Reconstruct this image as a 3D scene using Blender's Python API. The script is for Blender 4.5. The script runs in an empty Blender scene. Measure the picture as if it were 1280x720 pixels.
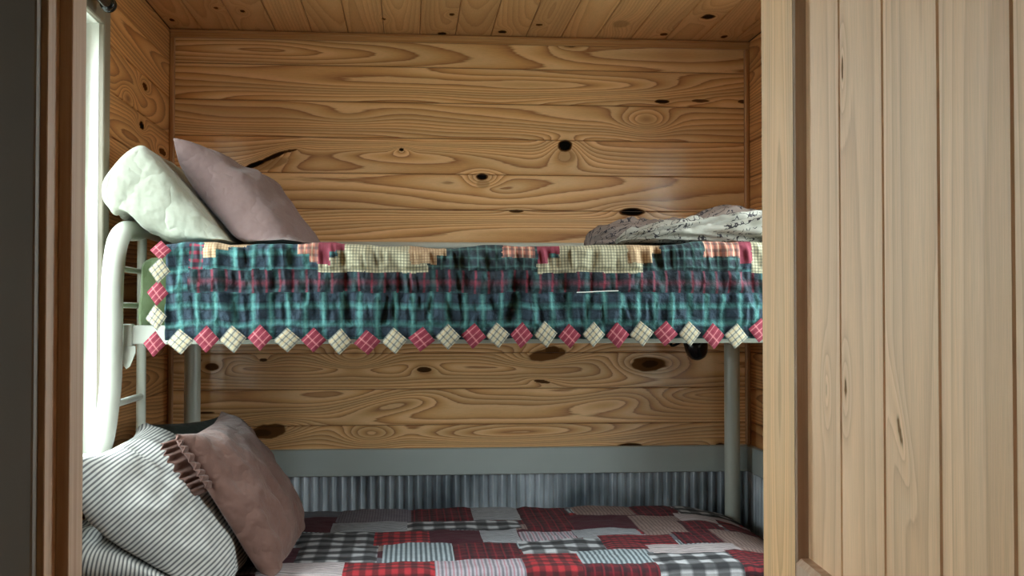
import bpy, math
import numpy as np
from mathutils import Matrix, Vector

# ------------------------------------------------------------------ camera, world, exposure
S = bpy.context.scene
COL = S.collection
F = 1400.0
CAM = np.array([0.0, 0.0, 1.25])
PSI = math.atan(128 / F)
TH = math.atan(30 / F * math.cos(PSI))
FW = np.array([math.sin(PSI) * math.cos(TH), math.cos(PSI) * math.cos(TH), math.sin(TH)])
RT = np.array([math.cos(PSI), -math.sin(PSI), 0.0])
UP = np.cross(RT, FW)

cam_d = bpy.data.cameras.new('camera')
cam_d.sensor_width = 36.0
cam_d.lens = 36.0 * F / 1280
cam_d.clip_start = 0.02
cam = bpy.data.objects.new('camera', cam_d)
COL.objects.link(cam)
cam.location = CAM
cam.rotation_euler = Matrix((RT, UP, -FW)).transposed().to_euler()
S.camera = cam

SKY_LEFT, SKY_RIGHT, EXPOSURE = 10.0, 9.5, 0.95

S.view_settings.view_transform = 'Standard'
S.view_settings.look = 'None'
S.view_settings.gamma = 1.0
S.view_settings.use_curve_mapping = False
S.view_settings.exposure = EXPOSURE
S.cycles.use_denoising = True
S.cycles.max_bounces = 10
S.cycles.diffuse_bounces = 7
S.cycles.glossy_bounces = 4
S.cycles.transparent_max_bounces = 12
S.cycles.sample_clamp_indirect = 8.0
S.cycles.caustics_reflective = False
S.cycles.caustics_refractive = False

w = bpy.data.worlds.new('daylight')
S.world = w
w.use_nodes = True
nt = w.node_tree
nt.nodes.clear()
wo = nt.nodes.new('ShaderNodeOutputWorld')
bg = nt.nodes.new('ShaderNodeBackground')
tc = nt.nodes.new('ShaderNodeTexCoord')
sx = nt.nodes.new('ShaderNodeSeparateXYZ')
mr = nt.nodes.new('ShaderNodeMapRange')
mr.inputs[1].default_value = -0.6
mr.inputs[2].default_value = 0.6
mr.inputs[3].default_value = SKY_LEFT
mr.inputs[4].default_value = SKY_RIGHT
cr = nt.nodes.new('ShaderNodeValToRGB')
cr.color_ramp.elements[0].position = 0.42
cr.color_ramp.elements[0].color = (0.27, 0.31, 0.28, 1)
cr.color_ramp.elements[1].position = 0.60
cr.color_ramp.elements[1].color = (0.86, 0.96, 1.0, 1)
ma = nt.nodes.new('ShaderNodeMath')
ma.operation = 'MULTIPLY_ADD'
ma.inputs[1].default_value = 0.5
ma.inputs[2].default_value = 0.5
L = nt.links.new
L(tc.outputs['Generated'], sx.inputs[0])
L(sx.outputs[0], mr.inputs[0])
L(sx.outputs[2], ma.inputs[0])
L(ma.outputs[0], cr.inputs[0])
L(cr.outputs[0], bg.inputs[0])
L(mr.outputs[0], bg.inputs[1])
L(bg.outputs[0], wo.inputs[0])


# ------------------------------------------------------------------ pixel helpers (1280x720 frame)
def ray(px, py):
    return FW + RT * (px - 640) / F + UP * (360 - py) / F


def at(px, py, Y):
    d = ray(px, py)
    return CAM + d * (Y / d[1])


def atx(px, py, X):
    d = ray(px, py)
    return CAM + d * (X / d[0])


def atz(px, py, Z):
    d = ray(px, py)
    return CAM + d * ((Z - CAM[2]) / d[2])


YB = 4.05
XL = at(211.5, 300, YB)[0]
XR = at(936, 300, YB)[0]
ZC = at(575, 45, YB)[2]
YF, YF2 = 1.02, 1.112          # wall with the doorway


# ------------------------------------------------------------------ colours and materials
def lin(c):
    out = []
    for v in c:
        v = v / 255.0
        out.append(v / 12.92 if v <= 0.04045 else ((v + 0.055) / 1.055) ** 2.4)
    return tuple(out) + (1.0,)


def new_mat(name):
    m = bpy.data.materials.new(name)
    m.use_nodes = True
    t = m.node_tree
    b = t.nodes['Principled BSDF']
    return m, t, b


def nd(t, kind, **kw):
    n = t.nodes.new(kind)
    for k, v in kw.items():
        setattr(n, k, v)
    return n


def math_n(t, op, a, b=None, c=None):
    n = t.nodes.new('ShaderNodeMath')
    n.operation = op
    for i, v in enumerate((a, b, c)):
        if v is None:
            continue
        if isinstance(v, (int, float)):
            n.inputs[i].default_value = v
        else:
            t.links.new(v, n.inputs[i])
    return n.outputs[0]


def mix_n(t, fac, a, b, mode='MIX'):
    n = t.nodes.new('ShaderNodeMix')
    n.data_type = 'RGBA'
    n.blend_type = mode
    for sock, v in ((n.inputs[0], fac), (n.inputs[6], a), (n.inputs[7], b)):
        if isinstance(v, (int, float)):
            sock.default_value = v
        elif isinstance(v, tuple):
            sock.default_value = v
        else:
            t.links.new(v, sock)
    return n.outputs[2]


def noise_n(t, scale, vec=None, detail=3.0, mapping=None, rough=0.5):
    n = t.nodes.new('ShaderNodeTexNoise')
    n.inputs['Scale'].default_value = scale
    n.inputs['Detail'].default_value = detail
    n.inputs['Roughness'].default_value = rough
    if vec is not None:
        if mapping is not None:
            mp = t.nodes.new('ShaderNodeMapping')
            mp.inputs['Scale'].default_value = mapping
            t.links.new(vec, mp.inputs[0])
            vec = mp.outputs[0]
        t.links.new(vec, n.inputs['Vector'])
    return n.outputs[0]


def objco(t):
    return t.nodes.new('ShaderNodeTexCoord').outputs['Object']


def bump_n(t, b, h, strength=0.2, dist=0.002):
    n = t.nodes.new('ShaderNodeBump')
    n.inputs['Strength'].default_value = strength
    n.inputs['Distance'].default_value = dist
    t.links.new(h, n.inputs['Height'])
    t.links.new(n.outputs[0], b.inputs['Normal'])


def plain(name, rgb, rough=0.6, metal=0.0, var=0.06, vscale=20.0, bump=0.0, bscale=200.0):
    m, t, b = new_mat(name)
    co = objco(t)
    n = noise_n(t, vscale, co, 4)
    c = lin(rgb)
    d = tuple(v * (1 - 2 * var) for v in c[:3]) + (1,)
    e = tuple(min(1, v * (1 + 2 * var)) for v in c[:3]) + (1,)
    t.links.new(mix_n(t, n, d, e), b.inputs['Base Color'])
    b.inputs['Roughness'].default_value = rough
    b.inputs['Metallic'].default_value = metal
    if bump:
        bump_n(t, b, noise_n(t, bscale, co, 3), bump, 0.002)
    return m


def pine(name, light, mid, dark, rough=0.4, contrast=1.0, grain=(1, 1, 1), coat=0.0):
    """rings come as a mesh attribute that follows the boards; fibres are noise"""
    m, t, b = new_mat(name)
    co = objco(t)
    a = nd(t, 'ShaderNodeAttribute', attribute_name='ring').outputs['Fac']
    kn = nd(t, 'ShaderNodeAttribute', attribute_name='knot').outputs['Fac']
    tn = nd(t, 'ShaderNodeAttribute', attribute_name='tone').outputs['Fac']
    fib = noise_n(t, 1.0, co, 4, grain)
    r = math_n(t, 'MULTIPLY_ADD', fib, 0.22, a)
    fr = math_n(t, 'FRACT', r)
    ramp = nd(t, 'ShaderNodeValToRGB')
    e = ramp.color_ramp.elements
    e[0].position, e[0].color = 0.0, lin(light)
    e[1].position, e[1].color = 0.40, lin(light)
    e[1].position = 0.18
    dk2 = tuple(0.6 * a_ + 0.4 * b_ for a_, b_ in zip(mid, dark))
    for p, c in ((0.62, mid), (0.80, dk2), (0.92, dark)):
        x = e.new(p)
        x.color = lin(c)
    x = e.new(1.0)
    x.color = lin(light)
    t.links.new(fr, ramp.inputs[0])
    c = mix_n(t, contrast, lin(tuple(0.6 * l + 0.4 * k for l, k in zip(light, mid))), ramp.outputs[0])
    slow = math_n(t, 'SINE', math_n(t, 'MULTIPLY', a, 1.45))
    slow = math_n(t, 'MULTIPLY_ADD', slow, 0.085 * contrast, -0.02)
    fine = noise_n(t, 3.0, co, 5, grain, 0.7)
    fv = math_n(t, 'MULTIPLY_ADD', fine, 0.55, 0.72)
    fv = math_n(t, 'ADD', fv, slow)
    tone = math_n(t, 'MULTIPLY', fv, tn)
    g = nd(t, 'ShaderNodeCombineColor')
    for i in range(3):
        t.links.new(tone, g.inputs[i])
    c = mix_n(t, 1.0, c, g.outputs[0], 'MULTIPLY')
    kc = nd(t, 'ShaderNodeValToRGB')
    ke = kc.color_ramp.elements
    ke[0].position, ke[0].color = 0.0, lin(light)
    ke[1].position, ke[1].color = 1.0, (0.006, 0.005, 0.004, 1)
    x = ke.new(0.45)
    x.color = lin(tuple(v * 0.72 for v in dark))
    t.links.new(kn, kc.inputs[0])
    kf = math_n(t, 'MULTIPLY', kn, 2.2)
    kf = math_n(t, 'MINIMUM', kf, 1.0)
    c = mix_n(t, kf, c, kc.outputs[0])
    t.links.new(c, b.inputs['Base Color'])
    b.inputs['Roughness'].default_value = rough
    nk = math_n(t, 'SUBTRACT', 1.0, kf)
    t.links.new(math_n(t, 'MULTIPLY', nk, coat), b.inputs['Coat Weight'])
    t.links.new(math_n(t, 'MULTIPLY', nk, 0.5), b.inputs['Specular IOR Level'])
    b.inputs['Coat Roughness'].default_value = 0.14
    bump_n(t, b, fine, 0.12, 0.002)
    return m


def trimwood(name, light, dark, scale, rough=0.45):
    m, t, b = new_mat(name)
    co = objco(t)
    n = noise_n(t, 1.0, co, 5, scale, 0.65)
    n = math_n(t, 'MULTIPLY_ADD', n, 2.2, -0.6)
    n2 = noise_n(t, 2.0, co, 2)
    n = math_n(t, 'MULTIPLY_ADD', n2, 0.3, n)
    n.node.use_clamp = True
    t.links.new(mix_n(t, n, lin(light), lin(dark)), b.inputs['Base Color'])
    b.inputs['Roughness'].default_value = rough
    bump_n(t, b, n, 0.08, 0.002)
    return m


def cloth(name, rgb, rgb2=None, wrinkle=0.35, wscale=28.0, sheen=0.15):
    m, t, b = new_mat(name)
    co = objco(t)
    c1 = lin(rgb)
    c2 = lin(rgb2 or tuple(v * 0.9 for v in rgb))
    n = noise_n(t, 45, co, 4)
    t.links.new(mix_n(t, n, c1, c2), b.inputs['Base Color'])
    b.inputs['Roughness'].default_value = 0.9
    b.inputs['Sheen Weight'].default_value = sheen
    h1 = math_n(t, 'ABSOLUTE', math_n(t, 'SUBTRACT', noise_n(t, wscale * 0.6, co, 3), 0.5))
    h2 = noise_n(t, 900, co, 2)
    h = math_n(t, 'MULTIPLY_ADD', h2, 0.04, math_n(t, 'MULTIPLY', h1, 1.6))
    bump_n(t, b, h, min(1.0, wrinkle * 2), 0.022)
    return m


def band(t, s, period, off, width, soft=0.0):
    f = math_n(t, 'FRACT', math_n(t, 'MULTIPLY_ADD', s, 1.0 / period, off + 100.0))
    if soft:
        d = math_n(t, 'ABSOLUTE', math_n(t, 'SUBTRACT', f, 0.5))
        r = nd(t, 'ShaderNodeMapRange')
        r.inputs[1].default_value = width / 2 + soft
        r.inputs[2].default_value = width / 2 - soft
        t.links.new(d, r.inputs[0])
        return r.outputs[0]
    return math_n(t, 'LESS_THAN', f, width)


def woven(name, base, layers, wob=0.0, wrinkle=0.3, fuzz=0.25, wscale=60.0, rough=0.92, soft=0.06, fade=0.0):
    """base colour crossed by woven stripes; layers = (axis, period, offset, width, colour, alpha)"""
    m, t, b = new_mat(name)
    uv = nd(t, 'ShaderNodeUVMap').outputs[0]
    co = objco(t)
    sp = nd(t, 'ShaderNodeSeparateXYZ')
    t.links.new(uv, sp.inputs[0])
    su, sv = sp.outputs[0], sp.outputs[1]
    if wob:
        n = noise_n(t, 14, co, 3)
        su = math_n(t, 'MULTIPLY_ADD', n, wob, su)
        n = noise_n(t, 11, co, 3)
        sv = math_n(t, 'MULTIPLY_ADD', n, wob, sv)
    c = lin(base)
    fd = noise_n(t, 22, co, 3) if fade else None
    for ax, per, off, wd, colr, al in layers:
        f = band(t, su if ax == 'u' else sv, per, off, wd, soft)
        f = math_n(t, 'MULTIPLY', f, al)
        if fade:
            f = math_n(t, 'MULTIPLY', f, math_n(t, 'MULTIPLY_ADD', fd, 2.4 * fade, 1.0 - 1.2 * fade))
            f.node.use_clamp = True
        c = mix_n(t, f, c, lin(colr))
    n = noise_n(t, 420, co, 2)
    fz = math_n(t, 'MULTIPLY_ADD', n, 2 * fuzz, 1 - fuzz)
    n = noise_n(t, 35, co, 3)
    fz = math_n(t, 'MULTIPLY', fz, math_n(t, 'MULTIPLY_ADD', n, 0.5, 0.75))
    g = nd(t, 'ShaderNodeCombineColor')
    for i in range(3):
        t.links.new(fz, g.inputs[i])
    c = mix_n(t, 1.0, c, g.outputs[0], 'MULTIPLY')
    t.links.new(c, b.inputs['Base Color'])
    b.inputs['Roughness'].default_value = rough
    h = math_n(t, 'MULTIPLY_ADD', noise_n(t, 500, co, 2), 0.15, noise_n(t, wscale, co, 3))
    bump_n(t, b, h, wrinkle, 0.008)
    return m


# ------------------------------------------------------------------ object helpers
def link(name, me, parent=None):
    o = bpy.data.objects.new(name, me)
    COL.objects.link(o)
    if parent is not None:
        o.parent = parent
        o.matrix_parent_inverse = parent.matrix_basis.inverted()
    return o


def tag(o, label=None, cat=None, group=None, kind=None):
    for k, v in (('label', label), ('category', cat), ('group', group), ('kind', kind)):
        if v:
            o[k] = v
    return o


def empty(name, loc, label, cat, group=None):
    o = bpy.data.objects.new(name, None)
    COL.objects.link(o)
    o.location = loc
    o.empty_display_size = 0.05
    return tag(o, label, cat, group)


def structure(o):
    o['kind'] = 'structure'
    return o


class MB:
    def __init__(self):
        self.v, self.f, self.m = [], [], []
        self.smooth = []

    def add(self, verts, faces, mi=0, smooth=False):
        o = len(self.v)
        self.v += [tuple(map(float, p)) for p in verts]
        self.f += [tuple(i + o for i in f) for f in faces]
        self.m += [mi] * len(faces)
        self.smooth += [smooth] * len(faces)

    def box(self, lo, hi, mi=0, ch=0.0):
        """box with chamfered edges"""
        lo = np.minimum(lo, hi).astype(float), np.maximum(lo, hi).astype(float)
        a, b = lo
        c = min(ch, 0.45 * float(min(b - a)))
        if c <= 0:
            vs = [(x, y, z) for x in (a[0], b[0]) for y in (a[1], b[1]) for z in (a[2], b[2])]
            fs = [(0, 1, 3, 2), (4, 6, 7, 5), (0, 4, 5, 1), (2, 3, 7, 6), (0, 2, 6, 4), (1, 5, 7, 3)]
            self.add(vs, fs, mi)
            return
        vs, idx = [], {}
        for s in np.ndindex(2, 2, 2):
            for k in range(3):
                p = [0, 0, 0]
                for j in range(3):
                    e = (a, b)[s[j]][j]
                    ins = c if s[j] == 0 else -c
                    p[j] = e if j == k else e + ins
                idx[s + (k,)] = len(vs)
                vs.append(p)
        fs = []
        for k in range(3):
            o1, o2 = [j for j in range(3) if j != k]
            for sv in (0, 1):
                q = []
                for (p, r) in ((0, 0), (1, 0), (1, 1), (0, 1)):
                    s = [0, 0, 0]
                    s[k], s[o1], s[o2] = sv, p, r
                    q.append(idx[tuple(s) + (k,)])
                fs.append(q)
        for k in range(3):
            o1, o2 = [j for j in range(3) if j != k]
            for p in (0, 1):
                for r in (0, 1):
                    s0, s1 = [0, 0, 0], [0, 0, 0]
                    for s in (s0, s1):
                        s[o1], s[o2] = p, r
                    s1[k] = 1
                    s0, s1 = tuple(s0), tuple(s1)
                    fs.append([idx[s0 + (o1,)], idx[s1 + (o1,)], idx[s1 + (o2,)], idx[s0 + (o2,)]])
        for s in np.ndindex(2, 2, 2):
            fs.append([idx[s + (0,)], idx[s + (1,)], idx[s + (2,)]])
        self.add(vs, fs, mi)

    def tube(self, pts, rad, mi=0, n=20, cap=True, flat=1.0):
        pts = np.array(pts, float)
        rad = np.full(len(pts), rad) if np.isscalar(rad) else np.array(rad, float)
        tang = np.gradient(pts, axis=0)
        tang /= np.linalg.norm(tang, axis=1)[:, None]
        ref = np.array([0, 0, 1.0]) if abs(tang[0][2]) < 0.8 else np.array([1.0, 0, 0])
        vs = []
        a = np.linspace(0, 2 * math.pi, n, endpoint=False)
        u = np.cross(tang[0], ref)
        u /= np.linalg.norm(u)
        for i, p in enumerate(pts):
            u = u - tang[i] * np.dot(u, tang[i])
            u /= np.linalg.norm(u)
            v = np.cross(tang[i], u)
            for t in a:
                vs.append(p + rad[i] * (math.cos(t) * u + math.sin(t) * v * flat))
        fs = []
        for i in range(len(pts) - 1):
            for j in range(n):
                k = (j + 1) % n
                fs.append((i * n + j, i * n + k, (i + 1) * n + k, (i + 1) * n + j))
        self.add(vs, fs, mi, True)
        if cap:
            self.add([vs[j] for j in range(n)], [tuple(range(n))[::-1]], mi)
            self.add([vs[(len(pts) - 1) * n + j] for j in range(n)], [tuple(range(n))], mi)

    def build(self, name, mats, parent=None):
        me = bpy.data.meshes.new(name)
        me.from_pydata(self.v, [], self.f)
        for m in (mats if isinstance(mats, (list, tuple)) else [mats]):
            me.materials.append(m)
        me.polygons.foreach_set('material_index', self.m)
        me.polygons.foreach_set('use_smooth', self.smooth)
        import bmesh
        bm = bmesh.new()
        bm.from_mesh(me)
        bmesh.ops.recalc_face_normals(bm, faces=bm.faces)
        bm.to_mesh(me)
        bm.free()
        me.update()
        return link(name, me, parent)


def spline(pts, n=8):
    """Catmull-Rom through the points"""
    p = np.array(pts, float)
    p = np.vstack([2 * p[0] - p[1], p, 2 * p[-1] - p[-2]])
    out = []
    for i in range(1, len(p) - 2):
        for k in range(n):
            t = k / n
            a, b, c, d = p[i - 1], p[i], p[i + 1], p[i + 2]
            out.append(0.5 * (2 * b + (c - a) * t + (2 * a - 5 * b + 4 * c - d) * t * t + (3 * b - a - 3 * c + d) * t ** 3))
    out.append(p[-2])
    return np.array(out)


def grid_faces(nu, nv, wrap=False):
    i, j = np.meshgrid(np.arange(nu - 1), np.arange(nv - 1), indexing='ij')
    a = (i * nv + j).ravel()
    return np.stack([a, a + nv, a + nv + 1, a + 1], 1)


def fast_mesh(name, verts, faces, mats, uv=None, mi=None, smooth=True, attrs=None, parent=None):
    me = bpy.data.meshes.new(name)
    verts = np.ascontiguousarray(verts, np.float32)
    faces = np.ascontiguousarray(faces, np.int32)
    me.vertices.add(len(verts))
    me.vertices.foreach_set('co', verts.ravel())
    me.loops.add(faces.size)
    me.loops.foreach_set('vertex_index', faces.ravel())
    me.polygons.add(len(faces))
    me.polygons.foreach_set('loop_start', np.arange(0, faces.size, 4, dtype=np.int32))
    me.polygons.foreach_set('loop_total', np.full(len(faces), 4, np.int32))
    for m in (mats if isinstance(mats, (list, tuple)) else [mats]):
        me.materials.append(m)
    if mi is not None:
        me.polygons.foreach_set('material_index', np.ascontiguousarray(mi, np.int32))
    me.polygons.foreach_set('use_smooth', np.full(len(faces), smooth, bool))
    me.update(calc_edges=True)
    if uv is not None:
        l = me.uv_layers.new(name='UVMap')
        l.data.foreach_set('uv', np.ascontiguousarray(uv[faces.ravel()], np.float32).ravel())
    for k, arr in (attrs or {}).items():
        at_ = me.attributes.new(k, 'FLOAT', 'POINT')
        at_.data.foreach_set('value', np.ascontiguousarray(arr, np.float32))
    me.validate()
    return link(name, me, parent)


# ------------------------------------------------------------------ numpy noise
def vnoise(x, y, seed):
    r = np.random.RandomState(seed).rand(64, 64)
    xi, yi = np.floor(x).astype(int), np.floor(y).astype(int)
    fx, fy = x - xi, y - yi
    fx = fx * fx * (3 - 2 * fx)
    fy = fy * fy * (3 - 2 * fy)
    g = lambda a, b: r[a % 64, b % 64]
    return ((g(xi, yi) * (1 - fx) + g(xi + 1, yi) * fx) * (1 - fy)
            + (g(xi, yi + 1) * (1 - fx) + g(xi + 1, yi + 1) * fx) * fy) * 2 - 1


def fnoise(x, y, seed, oct=3):
    s, a = 0, 1.0
    for k in range(oct):
        s = s + a * vnoise(x * 2 ** k, y * 2 ** k, seed + 17 * k)
        a *= 0.5
    return s


# ------------------------------------------------------------------ boards
def boards(name, rows, origin, U, V, N, mat, knots=(), seed=1, du=0.006, dv=0.004, groove=0.005,
           spacing=0.009, depth=(0.02, 0.07), tones=0.10, parent=None, swirl=1.0, chamfer=0.003, drift=0.05, wobble=1.0):
    """rows = (u0, u1, v0, v1) boards with grain along U; one mesh, V-grooves between the boards.
    knots = (u, v, half-length, half-height, darkness, angle, ring swirl)"""
    origin, U, V, N = [np.array(a, float) for a in (origin, U, V, N)]
    VS, FS, RG, KN, TN = [], [], [], [], []
    off = 0
    for ri, (u0, u1, v0, v1) in enumerate(rows):
        rng = np.random.RandomState(seed * 1000 + ri)
        uu = np.linspace(u0, u1, max(2, int((u1 - u0) / du) + 1))
        inner = np.linspace(v0 + chamfer, v1 - chamfer, max(2, int((v1 - v0) / dv) + 1))
        vv = np.concatenate([[v0], inner, [v1]])
        dep = np.zeros(len(vv))
        dep[0] = dep[-1] = -groove
        u, v = np.meshgrid(uu, vv, indexing='ij')
        W = v1 - v0
        vc = v0 + W * rng.uniform(-0.15, 1.15)
        d0 = rng.uniform(*depth)
        uc = rng.uniform(u0, u1)
        slope = rng.choice([-1, 1]) * rng.uniform(0.4, 1.0) * drift
        wob = fnoise(u * 1.6 + rng.rand() * 50, v * 5 + rng.rand() * 50, seed + ri, 2) * 0.020 * wobble
        dd = d0 + slope * (u - uc) + wob
        vw = v - vc + 0.006 * fnoise(u * 2.0 + rng.rand() * 50, v * 4, seed + ri + 7, 2) * wobble
        R = np.sqrt(vw ** 2 + dd ** 2) / (spacing * rng.uniform(0.8, 1.25)) + rng.rand() * 9
        K = np.zeros_like(u)
        for (ku, kv, a, b, dark, ang, sw) in knots:
            if kv < v0 - 0.02 or kv > v1 + 0.02 or ku < u0 - 0.1 or ku > u1 + 0.1:
                continue
            x, y = u - ku, v - kv
            ca, sa = math.cos(ang), math.sin(ang)
            p, q = x * ca + y * sa, -x * sa + y * ca
            R = R + sw * swirl * np.exp(-(p / (a * 1.7 + 0.02)) ** 2 - (q / (b * 1.3 + 0.008)) ** 2)
            if dark > 0:
                r = np.sqrt((p / a) ** 2 + (q / b) ** 2)
                r = r * (1 + 0.12 * fnoise(u * 40, v * 60, seed + 3, 2))
                K = np.maximum(K, dark * np.clip((1.18 - r) / 0.36, 0, 1))
        P = origin + u[..., None] * U + v[..., None] * V + dep[None, :, None] * N
        VS.append(P.reshape(-1, 3))
        f = grid_faces(len(uu), len(vv)) + off
        if np.dot(np.cross(U, V), N) < 0:
            f = f[:, ::-1]
        FS.append(f)
        off += u.size
        RG.append(R.ravel())
        KN.append(K.ravel())
        TN.append(np.full(u.size, 1 + rng.uniform(-tones, tones)))
    return fast_mesh(name, np.vstack(VS), np.vstack(FS), mat, smooth=False,
                     attrs=dict(ring=np.concatenate(RG), knot=np.concatenate(KN), tone=np.concatenate(TN)), parent=parent)


def clip_rows(rows, hole):
    """cut the rectangle hole=(u0,u1,v0,v1) out of the boards"""
    h0, h1, g0, g1 = hole
    out = []
    for (u0, u1, v0, v1) in rows:
        if v1 <= g0 or v0 >= g1:
            out.append((u0, u1, v0, v1))
            continue
        out += [(u0, h0, v0, v1), (h1, u1, v0, v1)]
        if v0 < g0:
            out.append((h0, h1, v0, g0))
        if v1 > g1:
            out.append((h0, h1, g1, v1))
    return out


# ------------------------------------------------------------------ materials of the room
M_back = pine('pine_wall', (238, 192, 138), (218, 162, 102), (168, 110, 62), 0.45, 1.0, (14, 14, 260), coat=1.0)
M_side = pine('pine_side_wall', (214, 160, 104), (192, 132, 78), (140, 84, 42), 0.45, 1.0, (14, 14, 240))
M_ceil = pine('pine_ceiling', (214, 168, 118), (204, 152, 102), (178, 124, 78), 0.5, 0.65, (160, 14, 14))
M_door = pine('pine_door', (234, 192, 150), (226, 182, 138), (206, 160, 118), 0.5, 0.8, (220, 220, 7))
M_stile = pine('pine_door_stile', (232, 186, 132), (222, 174, 118), (198, 150, 96), 0.5, 0.8, (220, 220, 7))
M_vtrim = trimwood('pine_jamb', (210, 184, 158), (172, 134, 106), (90, 90, 2.5))
M_corner = trimwood('pine_corner_trim', (200, 150, 98), (156, 100, 56), (140, 140, 4))
M_htrim = trimwood('pine_crown_trim', (206, 158, 106), (168, 114, 66), (4, 140, 140))
M_floor = trimwood('floor_boards', (120, 84, 56), (80, 52, 34), (40, 4, 10), 0.5)
M_grey = plain('grey_paint', (170, 176, 172), 0.5, var=0.03, vscale=8)
M_casing = plain('window_casing_paint', (128, 120, 106), 0.5, var=0.03, vscale=8)
M_white = plain('white_trim_paint', (236, 238, 232), 0.4, var=0.02)
M_dark = plain('dark_casing_paint', (108, 94, 82), 0.55, var=0.03)
M_black = plain('black_metal', (14, 14, 15), 0.22, 0.3, var=0.02)
M_enamel = plain('white_enamel', (190, 192, 182), 0.3, var=0.03, vscale=14)
M_metal, t_, b_ = new_mat('galvanised_steel')
co_ = objco(t_)
n_ = noise_n(t_, 8, co_, 3, (0.5, 0.5, 0.4))
n2_ = noise_n(t_, 1.0, co_, 3, (55, 55, 3))
f_ = math_n(t_, 'MULTIPLY_ADD', n2_, 0.1, math_n(t_, 'MULTIPLY', n_, 0.9))
rr_ = nd(t_, 'ShaderNodeMapRange')
rr_.inputs[1].default_value, rr_.inputs[2].default_value = 0.36, 0.64
t_.links.new(f_, rr_.inputs[0])
t_.links.new(mix_n(t_, rr_.outputs[0], lin((128, 138, 146)), lin((238, 244, 250))), b_.inputs['Base Color'])
b_.inputs['Metallic'].default_value = 0.6
b_.inputs['Roughness'].default_value = 0.4
M_glass, t_, b_ = new_mat('window_glass')
tr_ = nd(t_, 'ShaderNodeBsdfTransparent')
tr_.inputs[0].default_value = (0.96, 0.98, 0.97, 1)
gl_ = nd(t_, 'ShaderNodeBsdfGlossy')
gl_.inputs['Roughness'].default_value = 0.02
mx_ = nd(t_, 'ShaderNodeMixShader')
mx_.inputs[0].default_value = 0.06
t_.links.new(tr_.outputs[0], mx_.inputs[1])
t_.links.new(gl_.outputs[0], mx_.inputs[2])
t_.links.new(mx_.outputs[0], t_.nodes['Material Output'].inputs[0])

# ------------------------------------------------------------------ room shell
PW = 0.1292                      # board height of the back wall
z0_ = at(575, 85, YB)[2]         # a seam seen near the top
row0 = z0_ - PW * 15
Z_RT, Z_RB = at(600, 559, YB)[2], at(600, 592, YB)[2]   # grey rail above the metal


def K(px, py, a, b, dark, ang=0.0, sw=3.0):
    p = at(px, py, YB)
    s = 4.05 / F
    return (p[0], p[2], a * s, b * s, dark, math.radians(ang), sw)


KN = [K(706, 182, 9, 7.5, 1.0, 0, 4), K(708, 195, 12, 9, 0.3, 0, 3), K(603, 221, 7, 4, 1.0, 0, 3), K(604, 230, 9, 6, 0.3, 0, 2),
      K(790, 265, 15, 5.5, 1.0, 0, 3), K(318, 206, 14, 3, 1.0, 22, 2), K(341, 196, 16, 2.6, 0.95, 24, 2), K(360, 189, 12, 1.5, 0.8, 12, 1),
      K(338, 205, 26, 7, 0.33, 16, 3), K(827, 127, 9, 2.5, 0.95, 0, 1), K(875, 126, 12, 2, 0.7, 0, 1), K(930, 127, 8, 2.4, 0.75, 0, 1),
      K(808, 152, 14, 10, 0.2, 0, 5), K(502, 187, 2.5, 2, 1.0, 0, 3), K(712, 57, 8, 2.2, 0.9, 0, 2), K(645, 264, 9, 1.6, 0.85, 0, 1),
      K(435, 146, 26, 8, 0.12, 0, 2), K(470, 190, 60, 8, 0, 0, 4), K(560, 195, 90, 12, 0, 0, 4), K(640, 108, 120, 12, 0, 0, 5),
      K(300, 150, 80, 10, 0, 0, 3), K(420, 105, 90, 10, 0, 0, 3), K(760, 110, 80, 9, 0, 0, 4), K(860, 240, 110, 12, 0, 0, 3),
      K(700, 152, 100, 12, 0, 0, 4), K(640, 285, 130, 9, 0, 0, 4), K(480, 240, 120, 12, 0, 0, 3), K(780, 70, 120, 9, 0, 0, 3),
      K(335, 539, 23, 9, 0.62, 10, 6), K(328, 541, 12, 5, 0.8, 0, 0), K(684, 443, 26, 8, 0.5, 8, 6), K(690, 438, 10, 5, 0.7, 0, 0),
      K(810, 455, 23, 9, 0.6, 0, 7), K(812, 455, 12, 5, 0.85, 0, 0), K(678, 477, 10, 2, 0.8, -8, 2), K(265, 459, 8, 4.5, 0.7, 0, 4),
      K(329, 450, 5, 2.2, 0.85, 0, 2), K(530, 462, 9, 3.2, 0.85, 0, 3), K(443, 448, 18, 9, 0.1, 0, 6), K(462, 543, 15, 8, 0.08, 0, 5),
      K(490, 505, 40, 9, 0, 10, 5), K(775, 500, 38, 9, 0, 5, 5), K(620, 505, 70, 9, 0, 0, 3), K(787, 557, 15, 3, 0.9, 0, 2),
      K(900, 556, 6, 2.2, 0.85, 0, 2), K(258, 516, 9, 1.2, 0.85, 0, 0), K(590, 545, 60, 7, 0, 0, 4), K(700, 540, 70, 8, 0, 0, 5)]
rows = [(XL, XR, max(row0 + PW * i, 0.0), min(row0 + PW * (i + 1), ZC)) for i in range(30)
        if row0 + PW * (i + 1) > 0.0 and row0 + PW * i < ZC]
boards('wall_back', rows, (0, YB, 0), (1, 0, 0), (0, 0, 1), (0, -1, 0), M_back, KN, seed=4, du=0.005, dv=0.0034,
       spacing=0.0115, depth=(0.010, 0.045), tones=0.05)
structure(COL.objects['wall_back'])
mb = MB()
mb.box((XL - 0.12, YB + 0.004, 0), (XR + 0.12, YB + 0.1, ZC + 0.1))
structure(mb.build('wall_rear', M_floor))

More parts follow.
